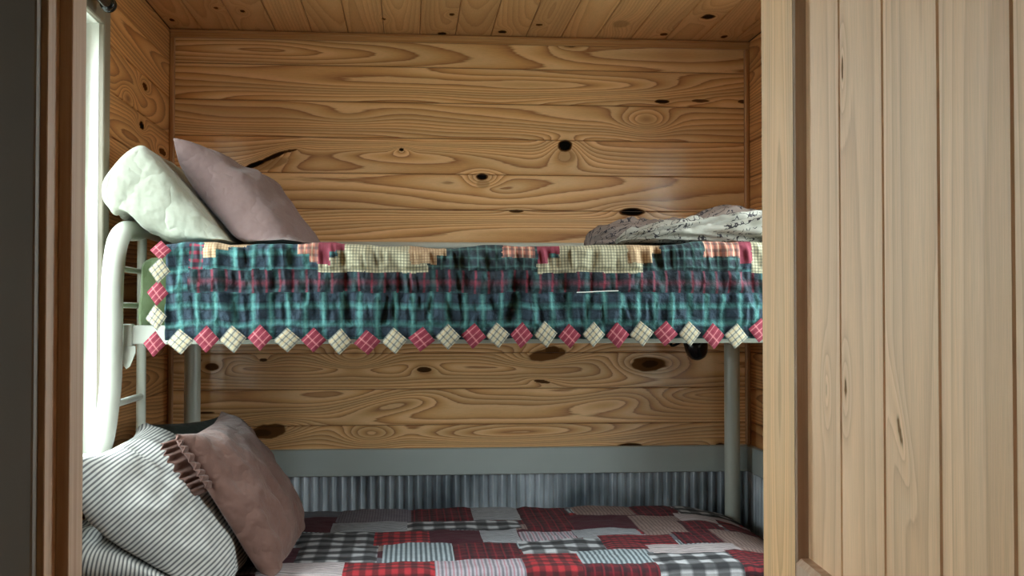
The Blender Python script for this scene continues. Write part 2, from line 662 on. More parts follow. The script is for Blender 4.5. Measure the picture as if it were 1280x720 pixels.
# window openings (same on both side walls)
WY0, WY1 = 2.28, atx(122, 200, XL)[1]
WZ0, WZ1 = 0.87, atx(122, 28, XL)[2]
for side, X, nx, nm in (('left', XL, 1, 1), ('right', XR, -1, 2)):
    kn = []
    if nm == 1:
        for (px, py, a, b, d) in ((177, 157, 0.03, 0.012, 1.0), (181, 108, 0.035, 0.012, 0.6), (203, 190, 0.06, 0.012, 0.6), (160, 120, 0.05, 0.02, 0)):
            p = atx(px, py, XL)
            kn.append((p[1], p[2], a, b, d, 0.0, 4))
    r2 = clip_rows([(YF2, YB, a, b) for (_, _, a, b) in rows], (WY0, WY1, WZ0, WZ1))
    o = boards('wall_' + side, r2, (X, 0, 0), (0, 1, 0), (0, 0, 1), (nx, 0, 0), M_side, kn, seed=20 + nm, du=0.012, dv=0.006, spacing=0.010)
    structure(o)
    # window: jambs, casing, sash frame and pane
    xo = X - nx * 0.10
    mb = MB()
    T = 0.02
    mb.box((X + nx * 0.001, WY0 - T, WZ0 - T), (xo, WY0, WZ1 + T))
    mb.box((X + nx * 0.001, WY1, WZ0 - T), (xo, WY1 + T, WZ1 + T))
    mb.box((X + nx * 0.001, WY0, WZ1), (xo, WY1, WZ1 + T))
    mb.box((X + nx * 0.001, WY0, WZ0 - T), (xo, WY1, WZ0))
    win = structure(mb.build('window_%d' % nm, M_white))
    mb = MB()
    C = 0.062
    x2 = X + nx * 0.016
    mb.box((X, WY0 - C, WZ0 - 0.10), (x2, WY0, WZ1 + C), ch=0.003)
    mb.box((X, WY1, WZ0 - 0.10), (x2, WY1 + C, WZ1 + C), ch=0.003)
    mb.box((X, WY0, WZ1), (x2, WY1, WZ1 + C), ch=0.003)
    mb.box((X, WY0, WZ0 - 0.10), (x2, WY1, WZ0 - 0.022), ch=0.003)
    mb.box((X, WY0, WZ0 - 0.022), (X + nx * 0.03, WY1, WZ0), ch=0.003)
    mb.build('window_casing', M_casing, win)
    mb = MB()
    xa, xb = X - nx * 0.036, X - nx * 0.075
    s = 0.035
    mb.box((xa, WY0, WZ0), (xb, WY0 + s, WZ1), ch=0.003)
    mb.box((xa, WY1 - s, WZ0), (xb, WY1, WZ1), ch=0.003)
    mb.box((xa, WY0 + s, WZ1 - s), (xb, WY1 - s, WZ1), ch=0.003)
    mb.box((xa, WY0 + s, WZ0), (xb, WY1 - s, WZ0 + s), ch=0.003)
    zm = (WZ0 + WZ1) / 2
    mb.box((xa, WY0 + s, zm - 0.018), (xb, WY1 - s, zm + 0.018), ch=0.003)
    mb.build('window_sash', M_white, win)
    mb = MB()
    xc = X - nx * 0.055
    mb.box((xc - 0.002, WY0 + s, WZ0 + s), (xc + 0.002, WY1 - s, zm - 0.018))
    mb.box((xc - 0.002, WY0 + s, zm + 0.018), (xc + 0.002, WY1 - s, WZ1 - s))
    mb.build('window_pane', M_glass, win)
    # outer skin of the wall
    mb = MB()
    xi = X - nx * 0.004
    for (ya, yb, za, zb) in ((YF2, WY0 - T, 0, ZC), (WY1 + T, YB + 0.1, 0, ZC), (WY0 - T, WY1 + T, 0, WZ0 - T), (WY0 - T, WY1 + T, WZ1 + T, ZC)):
        mb.box((xi, ya, za), (xo, yb, zb))
    structure(mb.build('wall_outer_' + side, M_floor))
    # a daylight portal guides the sampling of the sky through this opening
    ld = bpy.data.lights.new('sky_portal', 'AREA')
    ld.shape = 'RECTANGLE'
    ld.size, ld.size_y = WZ1 - WZ0, WY1 - WY0
    ld.cycles.is_portal = True
    lo = bpy.data.objects.new('sky_portal', ld)
    COL.objects.link(lo)
    lo.location = (X - nx * 0.12, (WY0 + WY1) / 2, (WZ0 + WZ1) / 2)
    lo.rotation_euler = Vector((-nx, 0, 0)).to_track_quat('Z', 'Y').to_euler()

# ceiling boards run along the depth of the room
cw = 0.1285
cx0 = at(524.8, 46, YB)[0]
crow = [(YF2, YB, cx0 + cw * i, cx0 + cw * (i + 1)) for i in range(-14, 14)]
crow = [(a, b, max(c, XL), min(d, XR)) for (a, b, c, d) in crow if d > XL and c < XR]
ck = []
for (px, py, a, b, d) in ((303, 14, .02, .008, .9), (565, 18, .016, .01, .8), (553, 42, .02, .016, .9), (628, 40, .02, .016, .95), (674, 31, .014, .012, .85),
                          (505, 45, .014, .012, .8), (885, 21, .03, .022, .95), (830, 43, .02, .014, .8), (480, 24, .012, .008, .6), (590, 47, .012, .01, .7),
                          (776, 30, .05, .03, .3), (905, 46, .02, .012, .8), (270, 10, .015, .008, .6), (215, 25, .02, .008, .8)):
    p = atz(px, py, ZC)
    ck.append((p[1], p[0], a, b, d, 0.0, 3))
o = boards('ceiling', crow, (0, 0, ZC), (0, 1, 0), (1, 0, 0), (0, 0, -1), M_ceil, ck, seed=51, du=0.01, dv=0.004, spacing=0.011, tones=0.10)
structure(o)
mb = MB()
mb.box((XL - 0.12, YF, ZC + 0.004), (XR + 0.12, YB + 0.1, ZC + 0.1))
structure(mb.build('ceiling_deck', M_floor))
mb = MB()
mb.box((-1.6, -1.4, -0.1), (1.8, YB + 0.1, 0.0))
structure(mb.build('floor', M_floor))

# trims
mb = MB()
mb.box((XL, YB - 0.018, ZC - 0.030), (XR, YB, ZC), ch=0.004)
mb.box((XL, YB - 0.024, ZC - 0.012), (XR, YB, ZC - 0.004), ch=0.002)
structure(mb.build('trim_1', M_htrim))
for i, X, nx in ((2, XL, 1), (3, XR, -1)):
    mb = MB()
    mb.box((X, YB - 0.02, Z_RT - 0.001), (X + nx * 0.018, YB, ZC - 0.03), ch=0.004)
    structure(mb.build('trim_%d' % i, M_corner))
mb = MB()
mb.box((XL, YB - 0.030, Z_RB), (XR, YB, Z_RT), ch=0.003)
structure(mb.build('trim_4', M_grey))
for i, X, nx in ((5, XL, 1), (6, XR, -1)):
    mb = MB()
    y1 = YB - 0.022
    if X < 0:
        mb.box((X, WY1 + 0.062, Z_RB), (X + nx * 0.020, y1, Z_RT), ch=0.003)
        mb.box((X, YF2, Z_RB), (X + nx * 0.020, WY0 - 0.062, Z_RT), ch=0.003)
    else:
        mb.box((X, WY1 + 0.062, Z_RB), (X + nx * 0.020, y1, Z_RT), ch=0.003)
        mb.box((X, YF2, Z_RB), (X + nx * 0.020, WY0 - 0.062, Z_RT), ch=0.003)
    structure(mb.build('trim_%d' % i, M_grey))


def corrugated(name, p0, p1, nrm, z0, z1, pitch=0.0335, amp=0.011):
    p0, p1, nrm = np.array(p0, float), np.array(p1, float), np.array(nrm, float)
    Ln = np.linalg.norm(p1 - p0)
    n = int(Ln / pitch * 20)
    s = np.linspace(0, Ln, n)
    prof = amp * np.sin(2 * math.pi * s / pitch + 0.35 * np.sin(2 * math.pi * s / pitch))
    zz = np.linspace(z0, z1, 4)
    P = p0 + (p1 - p0) * (s / Ln)[:, None] + nrm * (prof + amp + 0.002)[:, None]
    V = np.stack([np.column_stack([P, np.full(n, z)]) for z in zz], 1).reshape(-1, 3)
    return structure(fast_mesh(name, V, grid_faces(n, 4), M_metal))


corrugated('trim_7', (XL, YB), (XR, YB), (0, -1), 0.08, Z_RB + 0.001)
corrugated('trim_8', (XL, YF2), (XL, YB - 0.02), (1, 0), 0.08, min(Z_RB, WZ0 - 0.13))
corrugated('trim_9', (XR, YF2), (XR, YB - 0.02), (-1, 0), 0.08, min(Z_RB, WZ0 - 0.13))
mb = MB()
mb.box((XL, YB - 0.02, 0), (XR, YB, 0.08), ch=0.003)
structure(mb.build('baseboard_back', M_grey))

# ------------------------------------------------------------------ doorway and hall
XJ = at(57, 400, 1.035)[0]          # left jamb face
XS = at(88, 400, 1.068)[0]          # left stop face
XK = at(42, 400, YF)[0]             # edge of the grey casing
XJR = XJ + 0.711
mb = MB()
mb.box((XL - 0.8, YF + 0.016, 0), (XJ - 0.02, YF2, ZC))
mb.box((XJR + 0.02, YF + 0.016, 0), (XR + 0.6, YF2, ZC))
mb.box((XJ - 0.02, YF + 0.016, 2.07), (XJR + 0.02, YF2, ZC))
structure(mb.build('wall_front', M_dark))
mb = MB()
mb.box((XK - 0.09, YF, 0), (XK, YF + 0.0155, 2.13), ch=0.0015)
mb.box((XJR + 0.006, YF, 0), (XJR + 0.09, YF + 0.0155, 2.13), ch=0.0015)
mb.box((XK, YF, 2.056), (XJR + 0.006, YF + 0.0155, 2.13), ch=0.0015)
structure(mb.build('trim_10', M_dark))
mb = MB()
mb.box((XJ - 0.02, YF + 0.0155, 0), (XJ, YF2, 2.05), ch=0.0008)
mb.box((XJ, 1.068, 0), (XS, YF2, 2.04), ch=0.0008)
mb.box((XJR, YF + 0.0155, 0), (XJR + 0.02, YF2, 2.05), ch=0.0008)
mb.box((XJR - 0.013, 1.068, 0), (XJR, YF2, 2.04), ch=0.0008)
mb.box((XJ, YF + 0.0155, 2.05), (XJR, YF2, 2.07), ch=0.0008)
structure(mb.build('trim_11', M_vtrim))
# hall behind the camera
HY0, HY1, HZ0, HZ1 = 0.50, 0.93, 0.90, 1.85     # unseen opening, added to let daylight onto the open door
mb = MB()
for (ya, yb, za, zb) in ((-1.4, HY0, 0, 2.4), (HY1, YF + 0.016, 0, 2.4), (HY0, HY1, 0, HZ0), (HY0, HY1, HZ1, 2.4)):
    mb.box((-1.5, ya, za), (-1.4, yb, zb))
structure(mb.build('wall_hall_left', M_dark))
mb = MB()
for (ya, yb, za, zb) in ((HY0, HY0 + 0.03, HZ0, HZ1), (HY1 - 0.03, HY1, HZ0, HZ1), (HY0 + 0.03, HY1 - 0.03, HZ0, HZ0 + 0.03), (HY0 + 0.03, HY1 - 0.03, HZ1 - 0.03, HZ1)):
    mb.box((-1.47, ya, za), (-1.42, yb, zb), ch=0.003)
hw_ = structure(mb.build('window_3', M_white))  # frame of the added hall opening that brightens door and hall
mb = MB()
mb.box((-1.447, HY0 + 0.03, HZ0 + 0.03), (-1.443, HY1 - 0.03, HZ1 - 0.03))
mb.build('window_pane', M_glass, hw_)
mb = MB()
mb.box((1.4, -1.4, 0), (1.5, YF + 0.016, 2.4))
structure(mb.build('wall_hall_right', M_dark))
mb = MB()
mb.box((-1.5, -1.5, 0), (1.5, -1.4, 2.4))
structure(mb.build('wall_hall_rear', M_dark))
mb = MB()
mb.box((-1.5, -1.5, 2.4), (1.5, YF2, 2.5))
mb.box((-1.7, YF + 0.016, ZC), (1.9, YF2, 2.45))
structure(mb.build('ceiling_hall', M_dark))

# the open door: stiles, rails and a boarded panel
ang = math.atan((617 - 640) / F) + PSI
D = np.array([math.sin(ang), math.cos(ang), 0])      # towards its hinges (away from the camera)
Mn = np.array([-math.cos(ang), math.sin(ang), 0])    # face that is seen
P0 = at(952, 400, 1.015)
P0[2] = 0


def on_door(px, py, rec=0.0):
    d = ray(px, py)
    q = P0 - Mn * rec
    k = np.dot(q - CAM, Mn) / np.dot(d, Mn)
    p = CAM + d * k
    return -np.dot(p - q, D), p[2]       # distance from the hinge edge, height


REC = 0.0115
t_st = on_door(992, 400)[0]
gr = [on_door(x, 450, REC)[0] for x in (1051, 1106, 1177, 1268)]
pwd = (gr[3] - gr[0]) / 3
print('stile', t_st, 'planks', gr, pwd)
DW, DH = 0.705, 2.03
z_lock = on_door(996, 699)[1]


def dpt(t, d, z):
    return P0 - D * t - Mn * d + np.array([0, 0, z])


def door_box(mb, t0, t1, d0, d1, z0, z1, ch=0.003):
    b = MB()
    b.box((t0, d0, z0), (t1, d1, z1), 0, ch)
    mb.add([dpt(*v) for v in b.v], b.f)


door = empty('door_1', P0, None, None)
structure(door)


def dplank(name, rows, rec, knots, seed, vertical=True, **kw):
    o = dpt(0, rec, 0)
    U, V = (np.array([0, 0, 1.0]), -D) if vertical else (-D, np.array([0, 0, 1.0]))
    return boards(name, rows, o, U, V, Mn, M_door, knots, seed=seed, parent=door, **kw)


kn = []
for (px, py, a, b, d, an) in ((1053, 86, .010, .0026, .6, 0), (1057, 487, .007, .003, .62, 0), (1033, 487, .007, .0025, .3, 0), (1125, 540, .013, .003, .55, -0.45)):
    t, z = on_door(px, py, REC)
    kn.append((z, t, a, b, d, an, 2.5))
edges = [t_st - 0.01] + [gr[0] + pwd * i for i in range(6)]
edges = [e for e in edges if e < DW - 0.07] + [DW - 0.09]
prow = [(0.16, 1.93, a, b) for a, b in zip(edges[:-1], edges[1:])]
dplank('panel', prow, REC, kn, 61, du=0.006, dv=0.0015, groove=0.006, chamfer=0.0022, spacing=0.0034, depth=(0.15, 0.3), tones=0.03, drift=0.003, wobble=0.25)
mb = MB()
for (t0, t1) in ((t_st - 0.01, DW - 0.09),):
    door_box(mb, t0, t1, REC + 0.0045, 0.0235, 0.16, 1.93, 0)
mb.build('panel_back', M_vtrim, door)
for nm, t0, t1 in (('stile', 0.0, t_st), ('stile', DW - 0.109, DW)):
    mb = MB()
    door_box(mb, t0, t1, 0.001, 0.035, 0.01, DH, 0.0015)
    s = mb.build(nm, M_vtrim, door)
    f = boards('stile_face', [(0.0115, DH - 0.0015, t0 + 0.0015, t1 - 0.0015)], dpt(0, 0.0006, 0), (0, 0, 1), -D, Mn, M_stile, [], seed=int(71 + t0 * 100),
               du=0.006, dv=0.002, groove=0.0, chamfer=0.001, spacing=0.006, depth=(0.03, 0.06), tones=0.02, drift=0.02)
    f.parent = s
for z0, z1 in ((0.01, 0.2), (z_lock - 0.15, z_lock), (1.91, DH)):
    mb = MB()
    door_box(mb, t_st, DW - 0.109, 0.0, 0.035, z0, z1, 0.004)
    mb.build('rail', M_vtrim, door)

# ------------------------------------------------------------------ curtain rod over the left window
rod_end = atx(137, 7, XL + 0.052)
rod = empty('curtain_rod', (rod_end[0], rod_end[1], rod_end[2]), 'black metal curtain rod above the window on the left wall', 'curtain rod')
mb = MB()
ry = np.array([rod_end[0], 0, rod_end[2]])
mb.tube([ry + (0, WY0 - 0.1, 0), ry + (0, rod_end[1] - 0.02, 0)], 0.0145, n=20)
mb.build('pole', M_black, rod)
for sgn, yb in ((1, rod_end[1] - 0.03), (-1, WY0 - 0.09)):
    mb = MB()
    prof = [(0, .0095), (.002, .0125), (.008, .013), (.010, .0112), (.014, .0112), (.016, .0135), (.026, .0138), (.031, .012), (.0335, .007), (.034, .0005)]
    mb.tube([ry + (0, yb + sgn * a, 0) for a, r in prof], [r * 1.5 for a, r in prof], n=24)
    mb.build('finial', M_black, rod)
for yb in (WY0 - 0.03, rod_end[1] - 0.12):
    mb = MB()
    mb.tube([ry + (0, yb, 0), (XL + 0.001, yb, rod_end[2])], 0.006, n=12)
    mb.tube([(XL + 0.001, yb, rod_end[2]), (XL + 0.005, yb, rod_end[2])], 0.018, n=20)
    mb.build('bracket', M_black, rod)

# ------------------------------------------------------------------ bunk bed
XH = -0.765                       # plane of the left bed end
XE = at(915, 500, 3.94)[0]        # plane of the right bed end
R = 0.0275
bed = empty('bunk_bed', (0.2, 3.4, 0), 'white tubular metal bunk bed against the knotty pine wall', 'bunk bed')
pp = [atx(168, 289, XH), atx(157, 289, XH), atx(148, 300, XH), atx(143, 325, XH), atx(140.5, 360, XH), atx(140, 410, XH), atx(139.5, 450, XH),
      atx(137.5, 490, XH), atx(131, 540, XH), atx(122, 590, XH)]
pp = [np.array(p) for p in pp]
for i_, (px_, py_, xs_) in enumerate(((140, 410, -0.768), (139.5, 450, -0.772), (137.5, 490, -0.780), (131, 540, -0.795), (122, 590, -0.812))):
    pp[5 + i_] = np.array(atx(px_, py_, xs_))
Yf = pp[5][1]
yr = 3.94
ztop = 1.488
head = [np.array([XH, yr - 0.22, ztop]), np.array([XH, 3.45, ztop + 0.004]), np.array([XH, Yf + 0.36, ztop + 0.002])]
foot = [np.array([-0.818, pp[-1][1], 0.5]), np.array([-0.818, pp[-1][1], 0.25]), np.array([-0.818, pp[-1][1], 0.0])]
left_front = spline(head + pp + foot, 8)
rear = [np.array([XH, yr - 0.22, ztop]), np.array([XH, yr - 0.09, ztop - 0.004]), np.array([XH, yr - 0.02, ztop - 0.05]), np.array([XH, yr, ztop - 0.13]),
        np.array([XH, yr, 1.2]), np.array([XH, yr, 0.9]), np.array([XH, yr, 0.5]), np.array([XH, yr, 0.0])]
rear = spline(rear, 8)
for X in (XH, XE):
    for nm, path in (('front_post', left_front), ('rear_post', rear)):
        q = path.copy()
        q[:, 0] = X + (q[:, 0] - XH) * (1 if X < 0 else -1)
        if nm == 'rear_post' and X < 0:
            q[:, 0] = at(240.5, 480, yr)[0]
        mb = MB()
        mb.tube(q, R, n=28)
        mb.build('post', M_enamel, bed)
zr1, zr0 = at(165, 407, Yf)[2], at(165, 431, Yf)[2]
rail_y = Yf + 0.045
for nm, y, za, zb in (('side_rail', rail_y, zr0, zr1), ('side_rail', yr, zr0, zr1), ('side_rail', rail_y, 0.33, 0.38), ('side_rail', yr, 0.33, 0.38)):
    mb = MB()
    mb.box((XH + 0.012, y - 0.013, za), (XE - 0.012, y + 0.013, zb), ch=0.003)
    rl = mb.build('side_rail', M_enamel, bed)
    if za > 1:
        for X, s in ((XH + 0.016, 1), (XE - 0.016, -1)):
            mb = MB()
            if y == rail_y:
                # hook plate that drops below the rail
                mb.box((X, y - 0.0175, za - 0.006), (X + s * 0.026, y + 0.010, zb + 0.004), ch=0.003)
                pr = [(0, -0.004), (0.034, -0.004), (0.034, -0.022), (0.020, -0.058), (0.011, -0.064), (0.004, -0.056)]
                vs = [(X + s * a, y - 0.018, za + b) for a, b in pr] + [(X + s * a, y - 0.012, za + b) for a, b in pr]
                n = len(pr)
                fs = [tuple(range(n)), tuple(range(2 * n - 1, n - 1, -1))] + [(i, (i + 1) % n, n + (i + 1) % n, n + i) for i in range(n)]
                m3 = MB()
                m3.add(vs, fs)
                m3.build('hook_plate', M_enamel, rl)
            else:
                mb.box((X - s * 0.01, y - 0.034, za - 0.03), (X + s * 0.012, y - 0.012, zb), ch=0.004)
            mb.build('bracket', M_enamel, rl)
# decks
for za in (zr0 + 0.014, 0.345):
    mb = MB()
    for k in range(16):
        x = XH + 0.08 + k * (XE - XH - 0.16) / 15
        mb.box((x - 0.03, rail_y + 0.012, za), (x + 0.03, yr - 0.012, za + 0.014), ch=0.002)
    mb.build('bed_slats', M_enamel, bed)
# end ladders and head bars
for X in (XH, XE):
    yb = atx(177, 400, XH)[1]
    mb = MB()
    mb.tube([(X, yb, 0.0), (X, yb, ztop)], 0.0135, n=16)
    mb.build('ladder_bar', M_enamel, bed)
    for z in (1.365, 1.268):
        mb = MB()
        mb.tube([(X, Yf, z), (X, yr, z)], 0.008, n=14)
        mb.build('head_bar', M_enamel, bed)
    for z in (atx(164, 499, XH)[2], 0.72, 0.45, 0.2):
        yy = np.interp(z, left_front[::-1][:, 2][:60], left_front[::-1][:, 1][:60])
        mb = MB()
        mb.tube([(X, yy, z), (X, yb, z)], 0.0095, n=14)
        mb.build('rung', M_enamel, bed)
zg = at(570, 308, yr)[2]
mb = MB()
mb.tube([(XH, yr - 0.02, zg), (XE, yr - 0.02, zg)], 0.0135, n=16)
mb.build('guard_rail', M_enamel, bed)

# ------------------------------------------------------------------ fabrics
M_green = cloth('green_sheet', (78, 94, 56), (66, 82, 46), 0.5, 12)
M_mattress = cloth('mattress_ticking', (206, 204, 196), None, 0.15, 14)


def soft_box(name, lo, hi, mat, rad=0.04, seed=1, amp=0.004, n=(60, 34, 14)):
    """a mattress: rounded box with slightly wavy sides"""
    lo, hi = np.array(lo), np.array(hi)
    c, h = (lo + hi) / 2, (hi - lo) / 2
    V, Fc, off = [], [], 0
    for k in range(3):
        a, b = [j for j in range(3) if j != k]
        for s in (-1, 1):
            g = [np.linspace(-1, 1, n[a]), np.linspace(-1, 1, n[b])]
            u, v = np.meshgrid(g[0], g[1], indexing='ij')
            P = np.zeros(u.shape + (3,))
            P[..., a], P[..., b], P[..., k] = u * h[a], v * h[b], s * h[k]
            V.append(P.reshape(-1, 3))
            f = grid_faces(n[a], n[b]) + off
            fl = (s > 0) == (k == 1)
            Fc.append(f[:, ::-1] if fl else f)
            off += u.size
    V = np.vstack(V)
    inner = np.clip(V, -(h - rad), h - rad)
    d = V - inner
    ln = np.linalg.norm(d, axis=1)
    dn = d / np.maximum(ln, 1e-9)[:, None]
    q = inner + dn * rad
    q += dn * (amp * fnoise(V[:, 0] * 7 + V[:, 1] * 5, V[:, 2] * 11 + V[:, 1] * 3, seed))[:, None]
    return fast_mesh(name, q + c, np.vstack(Fc), mat)


m1 = soft_box('mattress', (XH + 0.045, Yf + 0.06, zr0 + 0.030), (XE - 0.06, yr - 0.05, 1.398), M_green, 0.035, 3, 0.006)
tag(m1, 'mattress in a green fitted sheet on the top bunk, showing at its left end', 'mattress')
m2 = soft_box('mattress', (XH + 0.045, Yf + 0.06, 0.361), (XE - 0.06, yr - 0.05, 0.535), M_mattress, 0.035, 5, 0.003)
tag(m2, 'pale mattress on the bottom bunk under the red patchwork quilt', 'mattress')

# --- upper quilt
TEAL = (62, 122, 120)
NAVY = (36, 42, 58)
LITE = (128, 186, 178)
INK = (18, 24, 32)
Q = [
    woven('teal_navy_plaid', (42, 58, 72), [('u', .046, 0.1, .34, TEAL, .55), ('v', .046, 0.80, .34, TEAL, .5), ('u', .023, 0.3, .12, INK, .55),
                                    ('v', .023, 0.6, .12, INK, .5), ('u', .046, 0.12, .05, LITE, .4), ('v', .046, 0.84, .05, LITE, .25)], wob=.018, wrinkle=1.0, soft=0.09, fade=0.75),
    woven('red_navy_band', (40, 50, 60), [('u', .034, 0.2, .12, (150, 44, 64), .65), ('v', .12, 0.5, .03, (140, 38, 58), .6), ('u', .034, 0.7, .12, INK, .6),
                                          ('u', .068, 0.5, .2, TEAL, .3), ('v', .024, 0.1, .2, INK, .4)], wob=.014, wrinkle=1.0, soft=0.08, fade=0.75),
    woven('cream_check', (192, 184, 154), [('u', .0082, 0.2, .4, (64, 70, 64), .55), ('v', .0082, 0.2, .4, (64, 70, 64), .5)], wob=.003, wrinkle=0.5),
    woven('tan_check', (188, 160, 126), [('u', .0075, 0.2, .35, (128, 98, 76), .6), ('v', .0075, 0.2, .35, (128, 98, 76), .5)], wob=.003, wrinkle=0.5),
    woven('orange_plaid', (190, 122, 102), [('u', .019, 0.2, .4, (56, 56, 62), .6), ('v', .019, 0.1, .4, (56, 56, 62), .55), ('u', .019, 0.75, .15, (220, 206, 180), .6)], wob=.003),
    woven('dusty_red', (132, 54, 70), [('u', .012, 0.2, .3, (108, 38, 54), .5)], wob=.003),
    woven('dark_green_plaid', (46, 68, 72), [('u', .024, 0.1, .42, (24, 30, 40), .6), ('v', .024, 0.3, .42, (24, 30, 40), .6), ('u', .024, 0.75, .12, LITE, .22), ('v', .024, 0.8, .12, LITE, .2)], wob=.012, wrinkle=1.0, soft=0.1, fade=0.7),
    woven('red_edge_plaid', (60, 54, 66), [('v', .021, 0.2, .4, (148, 46, 66), .8), ('u', .021, 0.1, .3, TEAL, .5)], wob=.003),
]
QY = Yf - 0.035       # front face of the quilt


def zone(x, z):
    """which fabric lies at (pixel-like) quilt coordinates"""
    idx = np.zeros(x.shape, int)

    def put(x0, x1, y0, y1, k):
        idx[(x >= x0) & (x < x1) & (z >= y0) & (z < y1)] = k
    put(243, 1200, 338, 366, 1)
    put(243, 1200, 180, 338, 0)
    put(535, 672, 180, 338, 6)
    put(800, 936, 180, 338, 6)
    put(243, 260, 306, 338, 7)
    put(260, 277, 180, 325, 3)
    put(277, 290, 180, 315, 3)
    put(290, 312, 180, 309, 3)
    put(374, 390, 180, 320, 4)
    put(390, 400, 180, 330, 4)
    put(400, 414, 180, 331, 5)
    put(414, 432, 180, 314, 5)
    put(400, 535, 331, 341, 2)
    put(414, 520, 321, 341, 2)
    put(424, 520, 314, 341, 2)
    put(432, 520, 180, 341, 2)
    put(512, 545, 180, 331, 3)
    put(520, 558, 180, 321, 3)
    put(628, 668, 180, 322, 4)
    put(672, 686, 180, 329, 5)
    put(686, 705, 180, 316, 5)
    put(672, 806, 329, 341, 2)
    put(686, 792, 321, 341, 2)
    put(700, 790, 180, 341, 2)
    put(786, 818, 180, 329, 3)
    put(806, 830, 180, 316, 3)
    put(885, 932, 180, 320, 4)
    put(932, 948, 180, 328, 5)
    put(948, 1200, 180, 341, 2)
    return idx


sq = QY / F
pxs = lambda x: x / sq + 512            # X in metres -> column of the quilt
pys = lambda z: 390 - (z - CAM[2]) / sq
x0q, x1q = at(207, 380, QY)[0], XE - 0.04
gx = np.linspace(x0q, x1q, int((x1q - x0q) / 0.0032))
zb = at(575, 424, QY)[2]


def ztop_q(x):
    p = pxs(x)
    return at(575, 308, QY)[2] - 0.002 + 0.012 * np.clip((500 - p) / 300, 0, 1) + 0.018 * np.clip((p - 560) / 380, 0, 1) + 0.003 * vnoise(x * 9, x * 0 + 3, 5)


nf, na, ntp = 76, 10, 40
rows_p = []
for k in range(nf + na + ntp):
    if k < nf:
        rows_p.append(('f', k / (nf - 1)))
    elif k < nf + na:
        rows_p.append(('a', (k - nf + 1) / na))
    else:
        rows_p.append(('t', (k - nf - na + 1) / ntp))
G = np.zeros((len(gx), len(rows_p), 3))
UVq = np.zeros((len(gx), len(rows_p), 2))
zt = ztop_q(gx)
ra = 0.022
ytop_end = yr - 0.05
for j, (kind, f) in enumerate(rows_p):
    if kind == 'f':
        z = zb + (zt - ra - zb) * f
        y = np.full_like(gx, QY)
        vv = z
    elif kind == 'a':
        a = f * math.pi / 2
        y = QY + ra * (1 - math.cos(a)) + 0 * gx
        z = zt - ra + ra * math.sin(a)
        vv = zt - ra + ra * a
    else:
        y = QY + ra + (ytop_end - QY - ra) * f + 0 * gx
        z = zt + (1.432 - zt) * min(1, f * 6) - 0.012 * f
        vv = zt - ra + ra * math.pi / 2 + (y - QY - ra)
    G[:, j, 0], G[:, j, 1], G[:, j, 2] = gx, y, z
    UVq[:, j, 0], UVq[:, j, 1] = gx, vv
# gathers, puckers and sag
X_, V_ = UVq[..., 0], UVq[..., 1]
PX, PY = pxs(X_), pys(V_)
front = np.array([1.0 if k == 'f' else (1 - f if k == 'a' else 0.0) for k, f in rows_p])[None, :]
zz = fnoise(X_ * 24 + 3 * V_, V_ * 5, 11, 3)
puck = 0.009 * (1 - 2.2 * abs(zz)) + 0.012 * fnoise(X_ * 15 + 0.9 * fnoise(X_ * 3, V_ * 5, 77, 2), V_ * 4, 12, 3)
puck *= 1 - 0.7 * np.clip((PY - 396) / 14, 0, 1)
seams = [338, 366, 408]
pin = np.ones_like(V_)
for s_ in seams:
    pin *= 1 - 0.75 * np.exp(-((PY - s_) / 3.0) ** 2)
big = 0.012 * np.sin((V_ - zb) / (1.43 - zb) * math.pi) * (PX > 0)
G[..., 1] -= front * (puck * pin + big * 0.5 + 0.002)
G[..., 2] += (1 - front) * (0.006 * fnoise(X_ * 9, V_ * 9, 14, 3) * pin)
G[..., 2] += front * (0.0025 * fnoise(X_ * 18, V_ * 3, 15, 2))
ff = grid_faces(len(gx), len(rows_p))
fc = UVq.reshape(-1, 2)[ff].mean(1)
mi = zone(pxs(fc[:, 0]) + 1.2 * fnoise(fc[:, 0] * 40, fc[:, 1] * 40, 8), pys(fc[:, 1]) + 1.0 * fnoise(fc[:, 0] * 30, fc[:, 1] * 40, 9))
# the woven band material is centred on its own strip
uv = UVq.reshape(-1, 2).copy()
uv[:, 1] -= at(575, 353, QY)[2] + 0.006
quilt = fast_mesh('quilt', G.reshape(-1, 3), ff, Q, uv=uv, mi=mi)
tag(quilt, 'teal and red plaid quilt with a zigzag diamond edge hanging over the top bunk', 'quilt')
so = quilt.modifiers.new('thickness', 'SOLIDIFY')
so.thickness = 0.006
so.offset = -1
DR = woven('red_diamond_plaid', (134, 50, 66), [('u', .013, .1, .3, (120, 34, 52), .7), ('v', .013, .1, .3, (120, 34, 52), .6), ('u', .013, .6, .12, (226, 150, 150), .6), ('v', .026, .6, .08, (226, 150, 150), .6)])
DC = woven('cream_diamond_plaid', (180, 172, 150), [('u', .0125, .1, .22, (66, 76, 84), .7), ('v', .0125, .1, .22, (66, 76, 84), .7), ('u', .0125, .6, .15, (196, 160, 104), .6)])
dias = [(193, 430, 1), (225, 427, 0), (258, 424, 1), (291, 424, 0), (325, 422, 1), (359, 425, 0), (392, 425, 1), (425, 427, 0), (459, 428, 1), (493, 426, 0),
        (527, 424, 1), (560, 421, 0), (592, 420, 1), (622, 419, 0), (652, 419, 1), (682, 418, 0), (712, 420, 1), (742, 418, 0), (772, 419, 1), (802, 417, 0),
        (832, 417, 1), (862, 417, 0), (892, 420, 1), (920, 420, 0), (950, 413, 1), (980, 416, 0), (1010, 416, 1), (1040, 416, 0),
        (201, 313, 1), (199, 338, 0), (197, 366, 1), (195, 397, 0)]
